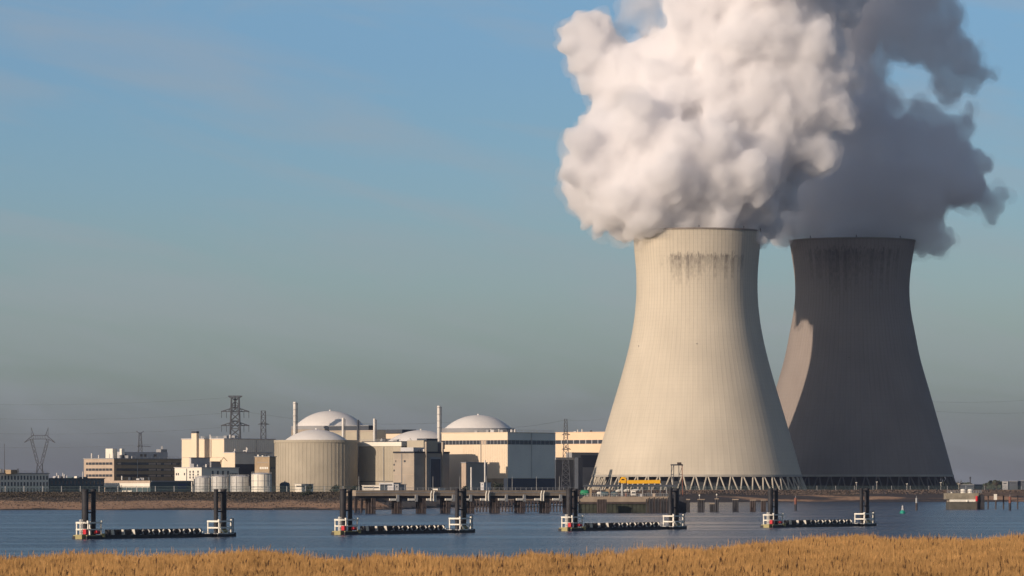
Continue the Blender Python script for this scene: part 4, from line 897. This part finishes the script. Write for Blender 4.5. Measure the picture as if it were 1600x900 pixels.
MB().beam((rx(1526), RD - .6, -1), (rx(1526), RD - .6, Zy(776, RD)), .8, 10).build('guard_pile', M['timber'], rt); MB().beam((rx(1526), RD - .6, Zy(783, RD)), (rx(1526), RD - .6, Zy(775, RD)), 1.0, 10).build('red_lamp_housing', M['red'], rt)
MB().beam((rx(1511), RD - .5, Zy(784, RD)), (rx(1511), RD - .5, Zy(781.5, RD)), .7, 8).build('lifebuoy_box', M['wpaint'], rt)
for px, y in ((1488, 768.6), (1527, 766), (1533, 765)): MB().beam((rx(px), RD + 3, Zy(770.5, RD)), (rx(px), RD + 3, Zy(y, RD)), .7, 8).build('bollard', M['wpaint' if px < 1500 else 'dark'], rt)
jt2 = thing('access_jetty', 'low dark access jetty running right from the caisson', 'jetty', (Xp(1580, 1960), 1960, 0))
MB().box(Xp(1537, 1960), Xp(1640, 1960), 1958, 1962, Zy(774.5, 1960), Zy(769.5, 1960)).build('deck', M['timber'], jt2)
for px in (1544, 1556, 1568, 1590, 1605, 1620): MB().beam((Xp(px, 1960), 1960, -2), (Xp(px, 1960), 1960, Zy(774, 1960)), .6, 8).build('pile', M['timber'], jt2)
q = MB(); xx = Xp(1555, 1957); q.box(xx - .6, xx + .6, 1955.5, 1957, Zy(781, 1957), Zy(772, 1957)); q.build('ladder_box', M['wpaint'], jt2)
# --- green buoy
BD = 10 * F / 44.5; bx = Xp(1410.3, BD); bt = thing('buoy', 'green navigation buoy with a pale cage top floating on the river', 'buoy', (bx, BD, 0))
MB().lathe((bx, BD), [(.5, -.4), (.95, -.1), (.98, .55), (.8, .85), (.3, 1.3), (.05, 1.4)], 20, True).build('float', M['gbuoy'], bt, True)
q = MB()
for k in range(4): a = k * math.pi / 2 + .4; q.beam((bx + .5 * math.cos(a), BD + .5 * math.sin(a), 1.0), (bx + .2 * math.cos(a), BD + .2 * math.sin(a), 2.3), .14)
q.beam((bx, BD, 1.3), (bx, BD, 2.3), .35); q.build('cage', M['lgrey'], bt); MB().lathe((bx, BD), [(.33, 2.3), (.3, 2.6), (.02, 3.0)], 12, True).build('lantern', M['lgrey'], bt)
# --- floating barriers
U = Vector((0.523, 0.852, 0)); ANG = math.atan2(U.y, U.x)
mt_ = thing('mooring_barrier', 'leftmost floating barrier with two piled stations joined by a dark boom', 'mooring barrier', (0, 0, 0), 'floating mooring barriers in the river')
def lb(name, m, fn, par=None): q = MB(); fn(q); return q.build(name, M[m], par or mt_)
L0 = 42.0; PT = 9.2
for (st, sg) in ((0.0, 1), (L0, -1)):
    w1, w2 = (1.25, .92) if sg > 0 else (.85, 1.15)
    for (du, wd) in ((-1.2, w1), (1.35, w2)):
        p = lb('pile', 'pile', lambda q: q.beam((st + du, 0, -3), (st + du, 0, PT), wd, 20))
        lb('pile_collar', 'seal', lambda q: q.beam((st + du, 0, PT - .35), (st + du, 0, PT + .04), wd + .1, 20), p)
    lb('pile_tie', 'pile', lambda q: [q.beam((st - 1.2, 0, z), (st + 1.35, 0, z), .28) for z in (8.6, 4.9)])
    lb('pontoon', 'pile', lambda q: q.box(st - 2.9, st + 2.9, -1.7, 1.7, -.35, .55))
    lb('deck', 'dyel' if sg > 0 else 'steel', lambda q: q.box(st - 2.7, st + 2.7, -1.6, 1.6, .55, .72))
    def frame(q):
        for y in (-1.35, 1.35):
            q.beam((st - 2.1, y, 3.0), (st + 2.1, y, 3.0), .28).beam((st - 2.0, y, 1.75), (st + 2.0, y, 1.75), .2 if sg > 0 else .3)
        for x in (-2.1, 2.1): q.beam((st + x, -1.35, 3.0), (st + x, 1.35, 3.0), .34).beam((st + x, -1.35, 1.75), (st + x, 1.35, 1.75), .28).beam((st + x, -1.35, 3.4), (st + x, -1.35, 2.9), .35)
    lb('guide_frame', 'wpaint', frame)
    for x in (-2.0, 2.0):
        for y in (-1.3, 1.3): lb('frame_leg', 'wpaint', lambda q: q.beam((st + x, y, .6), (st + x, y, 3.0), .22))
    if sg > 0:
        lb('red_winch', 'red', lambda q: q.beam((st - .3, -1.75, 1.25), (st + .75, -1.75, 1.25), .72, 14)); lb('red_box', 'red', lambda q: q.box(st - 3.2, st - 2.5, -1.7, -1.0, .9, 1.8))
        lb('fender_drum', 'dyel', lambda q: q.beam((st + 2.2, -1.7, .3), (st + 2.2, -1.7, 1.0), .7, 12))
    else:
        lb('vee_brace', 'wpaint', lambda q: q.beam((st - 1.9, -1.5, 1.6), (st - .5, -1.5, .6), .24).beam((st + 1.5, -1.5, 1.6), (st + .3, -1.5, .6), .24).beam((st - .6, -1.5, .65), (st + .4, -1.5, .65), .24))
        lb('cable_drum', 'dyel', lambda q: q.beam((st - .8, -1.3, 1.1), (st + .5, -1.3, 1.1), .6, 12))
        lb('gangway', 'wpaint', lambda q: q.beam((st - 4.5, -.8, .95), (st - 2.9, -.8, .95), .16).beam((st - 4.5, .8, .95), (st - 2.9, .8, .95), .16))
    mx_ = st - sg * 3.3
    def mast(q):
        for a, b in ((-.22, -.22), (.22, -.22), (0, .22)): q.beam((mx_ + a, b - .6, .6), (mx_ + a, b - .6, 3.6), .1)
        for k in range(7): z = .8 + k * .42; q.beam((mx_ - .25, -.85, z), (mx_ + .25, -.38, z + .3), .1)
    lb('signal_mast', 'wpaint' if sg > 0 else 'pyl', mast)
    lb('mast_foot', 'dyel' if sg > 0 else 'pile', lambda q: q.box(mx_ - .5, mx_ + .6, -1.2, .3, -.1, .8))
lb('boom_float', 'pile', lambda q: q.box(2.9, L0 - 2.9, -.6, .6, -.3, .62))
for x in np.arange(3.6, 38.5, 2.9): lb('float_clamp', 'steel', lambda q: q.box(x, x + .5, -.68, .68, .62, .74))
n = 9; a0, a1 = 5.6, 35.4
for k in range(n):
    x0 = a0 + (a1 - a0) * k / n; x1 = x0 + (a1 - a0) / n * .96
    def panel(q):
        for z in (.78, 1.02, 1.26, 1.52): q.obox((x0, -.5, z), (x1 - x0, 0, 0), (0, .16, 0), (0, 0, .14))
        for x in (x0, (x0 + x1) / 2, x1 - .4): q.box(x, x + .4, -.55, .5, .6, 1.68)
    pn = lb('boom_panel', 'pile', panel)
    if k < 3: lb('float_plate', 'wpaint', lambda q: q.obox((x0 + .3, -1.45, .72), (.1, 0, 0), (0, .62, 0), (-.25, 0, .95)), pn)
    else:
        bm2 = 'wpaint' if k % 3 else 'steel'
        lb('bracket', bm2, lambda q: q.obox((x0 + .2, -1.15, .72), (.1, 0, 0), (0, .26, 0), (0, .30, .5)).obox((x0 + .05, -.9, 1.22), (.1, 0, 0), (0, .3, 0), (-.1, -.35, .4)), pn)
        lb('bracket', bm2, lambda q: q.obox((x0 + 1.9, -.95, .72), (.1, 0, 0), (0, .26, 0), (0, -.30, .5)).obox((x0 + 2.0, -1.25, 1.22), (.1, 0, 0), (0, .3, 0), (0, .3, .4)), pn)
units = [(139, 343, 'leftmost floating barrier with two piled stations joined by a dark boom, nearest of the four'), (541, 719, 'second floating barrier from the left, below the domed reactors'),
         (894, 1052, 'third floating barrier from the left, in front of the quay and near tower'), (1208, 1350, 'rightmost floating barrier, below the shadowed cooling tower')]
def onl(px): p = (px - 800) / F; D = 989.3 / (1 - 1.63 * p); return Vector((p * D, D, 0))
roots = [mt_] + [copy_tree(mt_) for _ in units[1:]]
for r_, (pa, pb, lab) in zip(roots, units):
    A_, B_ = onl(pa), onl(pb); d = B_ - A_; r_.location = A_; r_.rotation_euler = (0, 0, math.atan2(d.y, d.x)); r_.scale = (d.length / L0, 1, 1); r_['label'] = lab
# --- far treeline and buildings at the right
def fx_w():
    return
V = MB()
for k in range(2600):
    px = rng.uniform(1455, 1720); D = rng.uniform(4100, 4700); h = 4.2 + 2.4 * math.sin(px * .11) * math.sin(px * .037 + 1) + rng.uniform(-1, 1.2)
    z = GZ + rng.uniform(0, 1) ** .7 * max(h, 2); x = Xp(px, D); a = rng.uniform(0, math.pi); w_ = rng.uniform(1, 2.6); dx, dy = math.cos(a) * w_, math.sin(a) * w_
    V.quad((x - dx, D - dy, z - 1.6), (x + dx, D + dy, z - 1.3), (x + dx * .7, D + dy * .7, z + 1.5), (x - dx * .8, D - dy * .8, z + 1.2))
tag(V.build('distant_woods', lf, loc=(Xp(1580, 4300), 4300, GZ)), kind='stuff')
def far_b(label, x0, xc, x1, y, D, m, name='distant_building'):
    b = Block(name, label, 'building', x0, xc, x1, y, D, m=m, lenR=12, roof='grey', roof_t=.3, group='small buildings beyond the right bank'); b.face('L', x0 + 2, xc - 2, y + 2, y + 3.5, 'window', 'glass', .1); return b
far_b('small grey distant building at the right, beyond the dike', 1566, 1575, 1580, 752.5, 3900, 'grey'); far_b('darker flat distant building right of the small grey one', 1577, 1590, 1596, 752, 3880, 'dark')
far_b('distant building cut by the right edge of the picture', 1595, 1615, 1620, 751, 3860, 'dark')
far_b('low dark distant shed left of the small grey building', 1500, 1522, 1526, 757.3, 3900, 'dark', 'distant_shed')
sx_ = thing('distant_chimney', 'dark distant chimney right of the shadowed tower', 'chimney', (Xp(1516, 3950), 3950, GZ)); MB().beam((Xp(1516, 3950), 3950, GZ), (Xp(1516, 3950), 3950, Zy(745, 3950)), 1.2, 10).build('flue', M['pyl'], sx_); MB().beam((Xp(1516, 3950), 3950, Zy(748, 3950)), (Xp(1516, 3950), 3950, Zy(745, 3950)), 1.6, 10).build('cap', M['dark'], sx_)
def bare_tree(label, px, D, h, m=bark):
    c = Vector((Xp(px, D), D, GZ - .3)); t = thing('bare_tree', label, 'tree', c, 'leafless trees beyond the right bank'); q = MB(); q.beam(c, c + ZUP * h * .45, .7, 6, w2=.4); q.build('trunk', m, t); q = MB()
    for k in range(16):
        a = rng.uniform(0, 6.28); e = rng.uniform(.5, 1.3); p0 = c + ZUP * h * rng.uniform(.25, .5); p1 = p0 + Vector((math.cos(a) * math.cos(e), math.sin(a) * math.cos(e), math.sin(e))) * h * rng.uniform(.3, .5); q.beam(p0, p1, .25, 4, w2=.1)
        for j in range(5): a2 = rng.uniform(0, 6.28); p2 = p0.lerp(p1, rng.uniform(.4, 1)); q.beam(p2, p2 + Vector((math.cos(a2) * .7, math.sin(a2) * .7, .9)) * h * .13, .12, 3, w2=.05)
    q.build('crown', m, t)
bare_tree('leafless tree just right of the foot of the shadowed tower', 1500, 3500, 9.5); bare_tree('leafless tree left of the small grey distant building', 1557, 3700, 9)
bare_tree('leafless tree between the chimney and the grey building', 1540, 3650, 5)
# --- lamp posts on the right dike
for px, yt in ((1338, 754), (1370, 753), (1417, 756), (1470, 754), (1498, 756)):
    D = 2905; x = Xp(px, D); t = thing('lamp_post', 'slim pale lamp post on the dike ' + {1338: 'beside the last barrier piles', 1370: 'right of the last barrier piles', 1417: 'above the green buoy', 1470: 'left of the shadowed tower corner', 1498: 'directly above the caisson'}[px], 'lamp post', (x, D, GZ), 'lamp posts along the right dike')
    MB().beam((x, D, GZ - .2), (x, D, Zy(yt, D)), .3, 8, w2=.18).build('pole', M['stack'], t); MB().beam((x - .6, D, Zy(yt, D)), (x + .6, D, Zy(yt, D)), .3).build('lamp_head', M['wpaint'], t)
# ================================================================== REEDS
EP = [-300, 0, 75, 150, 170, 190, 240, 300, 350, 400, 460, 500, 560, 590, 600, 640, 680, 740, 800, 826, 860, 900, 930, 945, 965, 1000, 1060, 1100, 1130, 1180, 1200, 1250, 1300, 1340, 1375, 1420, 1460, 1500, 1550, 1600, 1900]
EY = [865, 864, 861, 859, 860, 863, 861, 860, 858, 857, 860, 864, 865, 861, 866, 861, 864, 863, 866, 858, 860, 865, 860, 854, 858, 853, 851, 853, 849, 844, 843, 838, 834, 832, 836, 837, 838, 839, 836, 832, 830]
def edgeD(x, D):
    px = 800 + x / D * F; return 6.75 * F / (np.interp(px, EP, EY) + 2 - 758)
def near_z(x, y): return np.interp(y - edgeD(x, y), [-40, -3, 6, 30], [.9, .7, -.5, -2])
nb = grid_obj('ground', np.linspace(-190, 190, 161), np.linspace(60, 760, 176), near_z, mat('reed_litter', (0.17, 0.11, 0.05), .95, noise=.4, scale=.7))
def reeds():
    n = 1150000; x = rng.uniform(-122, 122, n); D = rng.uniform(285, 700, n)
    e = edgeD(x, D) + 3.0 * np.sin(x * .9 + D * .3) * .6; keep = (D < e) & (np.abs(x) < D * .15 + 14); x, D, e = x[keep], D[keep], e[keep]; n = len(x)
    def fbm(x, y, sd):
        r_ = np.random.default_rng(sd); o = np.zeros_like(x)
        for k in range(12):
            a = r_.uniform(0, 6.28); f_ = .05 * 1.42 ** k; o += np.sin((x * math.cos(a) + y * math.sin(a) * .6) * f_ * 6.28 + r_.uniform(0, 6.28)) * .75 ** k
        return o / 2.4
    clump = fbm(x, D, 5); patch = fbm(x * 1.7, D * 1.2, 9); dark = rng.random(n) < .012 + .04 * (patch < -.4) + .04 * np.clip((430 - D) / 80, 0, 1)
    zb = np.interp(D - e, [-40, -3, 6], [.9, .7, -.2])
    h = 2.12 + .34 * clump + rng.normal(0, .20, n) + (rng.random(n) < .08) * rng.uniform(.1, .7, n); h = np.clip(h, 1.0, 3.4)
    lean = rng.normal(.03, .07, n) * h; ly = rng.normal(0, .08, n) * h; ang = rng.uniform(-.3, .3, n); w_ = rng.uniform(.008, .018, n)
    cx, sx2 = np.cos(ang), np.sin(ang)
    def pt(f_, wk): # point along the stem with half width
        px_ = x + lean * f_ ** 1.8; py = D + ly * f_ ** 1.8; pz = zb + h * f_; return np.stack([px_ - cx*wk, py - sx2*wk, pz], -1), np.stack([px_ + cx*wk, py + sx2*wk, pz], -1)
    hw = rng.uniform(.014, .034, n); hw[dark] *= 2.2; lv = [pt(0, w_), pt(.45, w_ * .9), pt(.80, w_ * .7), pt(.90, hw), pt(1.0, hw * .25)]
    V = np.stack([a for pr in lv for a in pr], 1)      # n,10,3
    q = np.array([[0, 1, 3, 2], [2, 3, 5, 4], [4, 5, 7, 6], [6, 7, 9, 8]]); I = (q[None] + (np.arange(n) * 10)[:, None, None]).reshape(-1, 4)
    me = bpy.data.meshes.new('reed_bed'); me.vertices.add(n * 10); me.vertices.foreach_set('co', V.astype(np.float32).ravel()); me.loops.add(I.size); me.loops.foreach_set('vertex_index', I.astype(np.int32).ravel())
    me.polygons.add(len(I)); me.polygons.foreach_set('loop_start', np.arange(0, I.size, 4, dtype=np.int32)); me.update(calc_edges=True)
    tone = np.clip(.54 + .36 * patch + (D - 400) / 500 * .3 + rng.normal(0, .06, n), 0, 1)
    c0 = np.array([.22, .12, .04]); c1 = np.array([.80, .47, .18]); C = c0 + (c1 - c0) * tone[:, None]; C[dark] = [.09, .05, .03]
    Cl = np.ones((n, 10, 4)); Cl[..., :3] = C[:, None, :]
    at = me.color_attributes.new('tone', 'FLOAT_COLOR', 'POINT'); at.data.foreach_set('color', Cl.astype(np.float32).ravel())
    m = bpy.data.materials.new('dry_reed'); m.use_nodes = True; t = m.node_tree; b = t.nodes['Principled BSDF']; b.inputs['Roughness'].default_value = .8; b.inputs['Specular IOR Level'].default_value = .15
    ca = N(t, 'ShaderNodeAttribute'); ca.attribute_name = 'tone'; t.links.new(ca.outputs['Color'], b.inputs['Base Color'])
    tr = N(t, 'ShaderNodeBsdfTranslucent'); t.links.new(ca.outputs['Color'], tr.inputs[0]); mxs = N(t, 'ShaderNodeMixShader'); mxs.inputs[0].default_value = .4
    t.links.new(b.outputs[0], mxs.inputs[1]); t.links.new(tr.outputs[0], mxs.inputs[2]); t.links.new(mxs.outputs[0], t.nodes['Material Output'].inputs[0])
    me.materials.append(m); o = bpy.data.objects.new('reed_bed', me); COL.objects.link(o); o['kind'] = 'stuff'; print('reeds', n)
reeds()
# ================================================================== STEAM
def plume(name, label, spheres, D, seed, dens, voxel, parent=None, fr_=.16):
    rg = np.random.default_rng(seed)
    sc = D / F; S = []
    for (px, y, dz, r) in spheres: S.append((Xp(px, D), D + dz, Zy(y, D), r * sc))
    lv = list(S); allS = list(S)
    for (nc, lo, hi) in ((13, .25, .55), (8, .2, .45)):
        nx = []
        for (x, y, z, r) in lv:
            if r < 6: continue
            for _ in range(nc):
                d = rg.normal(size=3); d /= np.linalg.norm(d)
                rr = r * rg.uniform(lo, hi); k = r * rg.uniform(.70, .98)
                nx.append((x + d[0]*k, y + d[1]*k, z + d[2]*k, rr))
        allS += nx; lv = nx
    t = (1 + 5 ** .5) / 2
    bmm = bmesh.new(); bmesh.ops.create_icosphere(bmm, subdivisions=2, radius=1)
    UV = np.array([v.co[:] for v in bmm.verts]); UF = np.array([[v.index for v in f.verts] for f in bmm.faces]); bmm.free()
    A = np.array(allS); A = A[A[:, 3] > 2.0]
    V = (UV[None] * A[:, None, 3:4] + A[:, None, :3]).reshape(-1, 3)
    Fc = (UF[None] + (np.arange(len(A)) * len(UV))[:, None, None]).reshape(-1, 3)
    c = Vector(V.mean(0)); V = V - np.array(c)
    me = bpy.data.meshes.new(name); me.vertices.add(len(V)); me.vertices.foreach_set('co', V.astype(np.float32).ravel())
    me.loops.add(Fc.size); me.loops.foreach_set('vertex_index', Fc.astype(np.int32).ravel())
    me.polygons.add(len(Fc)); me.polygons.foreach_set('loop_start', np.arange(0, Fc.size, 3, dtype=np.int32)); me.update(calc_edges=True)
    o = bpy.data.objects.new(name, me); COL.objects.link(o); o.location = c
    def rem(o, v_):
        q = o.modifiers.new('r', 'REMESH'); q.mode = 'VOXEL'; q.voxel_size = v_; q.use_smooth_shade = True
    def disp(o, ty, size, st, mid=.5, depth=3):
        tx = bpy.data.textures.new('d', ty); tx.noise_scale = size
        if ty == 'CLOUDS': tx.noise_depth = depth
        q = o.modifiers.new('d', 'DISPLACE'); q.texture = tx; q.texture_coords = 'GLOBAL'; q.strength = st; q.mid_level = mid
    def smooth(o, n_): q = o.modifiers.new('s', 'SMOOTH'); q.factor = .5; q.iterations = n_
    def bake(o):
        bpy.context.view_layer.update(); ev = o.evaluated_get(bpy.context.evaluated_depsgraph_get())
        m2 = bpy.data.meshes.new_from_object(ev); o.modifiers.clear(); o.data = m2; m2.name = name; return m2
    def steam(m2, nm, dn):
        if nm not in MATS:
            vm = bpy.data.materials.new(nm); vm.use_nodes = True; nt_ = vm.node_tree; nt_.nodes.clear()
            ou = N(nt_, 'ShaderNodeOutputMaterial'); pv = N(nt_, 'ShaderNodeVolumePrincipled')
            pv.inputs['Color'].default_value = (.988, .985, .988, 1); pv.inputs['Density'].default_value = dn; pv.inputs['Anisotropy'].default_value = 0.0
            nt_.links.new(pv.outputs[0], ou.inputs['Volume']); MATS[nm] = vm
        m2.materials.clear(); m2.materials.append(MATS[nm])
    rem(o, voxel); smooth(o, 2); disp(o, 'CLOUDS', 34, 14, .5, 1); disp(o, 'CLOUDS', 13, 8, .5, 2); smooth(o, 1); rem(o, voxel)
    bake(o)
    fine = o.copy(); fine.data = o.data.copy(); fine.name = 'thin_fringe'; COL.objects.link(fine)
    disp(o, 'CLOUDS', 6.5, 6.5, .60, 4); rem(o, voxel); smooth(o, 1); m2 = bake(o); steam(m2, 'steam_%g' % dens, dens)
    # torn thin fringe round the dense core
    disp(fine, 'CLOUDS', 11, 17, .40, 4); rem(fine, voxel * 1.1); smooth(fine, 1); m3 = bake(fine); steam(m3, 'steam_%g' % (dens * fr_), dens * fr_)
    fine.parent = o; fine.location = (0, 0, 0)
    print(name, 'faces', len(m2.polygons), len(m3.polygons))
    if parent is not None: o.parent = parent; o.location = o.location - wloc(parent); return o
    return tag(o, label, 'steam plume', 'steam plumes rising from the cooling towers', 'thing')
PL1 = [(1040,335,-15,55),(1095,325,-10,68),(1145,335,0,52),(985,345,0,34),(935,320,0,40),(918,296,0,38),(960,305,-20,52),(955,245,-15,66),(1000,205,-25,52),(1010,285,-30,60),
  (1060,265,-30,66),(1120,275,-20,70),(1165,300,0,55),(1170,245,0,66),(1120,200,0,60),(1060,190,10,50),(1045,135,0,58),(955,150,25,34),
  (900,60,20,28),(925,45,20,34),(915,88,20,34),(960,95,25,46),(1000,110,20,52),(1050,95,10,58),(1100,50,0,66),(1085,10,0,42),(1160,40,0,76),(1150,130,0,76),
  (1220,60,0,82),(1245,130,-5,74),(1220,205,0,70),(1270,90,0,46),(1200,-30,0,90),(1110,-30,0,60),(1260,190,20,50),(1205,290,30,50),(1280,-20,20,70),(1290,170,-10,44),(1298,112,-10,40),(1272,235,0,38),(912,330,10,25),(900,308,20,24),(942,343,20,24),(1190,338,10,32),(1207,352,20,24),(1185,300,20,46),(950,125,30,28),(918,130,28,20),(935,165,28,20),(945,172,20,28),(940,200,10,28),(1080,320,55,55),(1120,250,60,72),(1150,180,60,76),(1180,110,60,80),(1200,40,60,86),(1080,200,50,66),(1050,120,50,58),(1010,200,40,46),(1030,280,40,46),(1220,-190,10,90),(1120,-180,20,80),(1330,-210,20,90),(1180,-110,0,95),(1290,-110,10,80),(1070,-110,10,70),(1360,-150,20,70)]  # unseen rear and upper lobes added to shade the farther plume
PL2 = [(1285,350,0,48),(1335,345,0,55),(1385,352,0,50),(1222,352,-10,28),(1250,330,0,40),(1310,290,0,72),(1390,290,0,72),(1438,335,0,48),(1450,350,0,36),(1470,275,0,58),(1500,290,10,42),
  (1545,318,10,20),(1568,306,10,13),(1520,255,10,26),(1420,235,0,48),(1350,205,0,56),(1320,130,10,50),(1335,50,10,50),(1300,180,0,60),(1260,240,20,60)]
WISP2 = [(1385,5,20,42),(1430,15,20,44),(1470,45,20,42),(1505,85,20,38),(1530,115,20,26),(1490,130,20,28),(1545,105,18,14),(1520,165,15,12),(1450,-30,20,48),(1360,-30,10,60),
  (1480,215,5,34),(1440,180,10,26),(1380,175,0,34),(1370,110,15,26),(1400,70,25,26),(1350,150,0,40),(1515,180,15,10),(1330,20,10,50),(1400,40,10,40),(1440,60,20,34),(1350,90,10,34),(1475,85,15,30),(1392,150,15,20)]
VEIL1 = [(990,5,40,24),(1020,25,40,22),(1010,-20,40,34),(970,40,35,14)]
p1 = plume('steam_plume', 'bright sunlit cream steam plume billowing from the near cooling tower', PL1, 3000, 3, 0.17, 1.4, None, .13)
plume('thin_veil', None, VEIL1, 3000, 8, 0.03, 1.6, p1, .5)
p2 = plume('steam_plume', 'grey shadowed steam plume billowing from the farther cooling tower', PL2, 3175, 5, 0.11, 1.4, None, .16)
plume('thin_veil', None, WISP2, 3175, 9, 0.07, 1.4, p2, .25)
# ================================================================== HAZE
def haze(dens):
    m = bpy.data.materials.new('haze_air'); m.use_nodes = True; t = m.node_tree; t.nodes.clear()
    ou = N(t, 'ShaderNodeOutputMaterial'); pv = N(t, 'ShaderNodeVolumePrincipled'); pv.inputs['Color'].default_value = (0.62, 0.70, 0.95, 1)
    pv.inputs['Density'].default_value = dens; pv.inputs['Anisotropy'].default_value = 0.2
    t.links.new(pv.outputs[0], ou.inputs['Volume'])
    o = MB().box(-9500, 9500, -300, 28500, -8, 460).build('haze', m, loc=(0, 0, 0)); tag(o, kind='stuff'); return o
haze(2.2e-5)
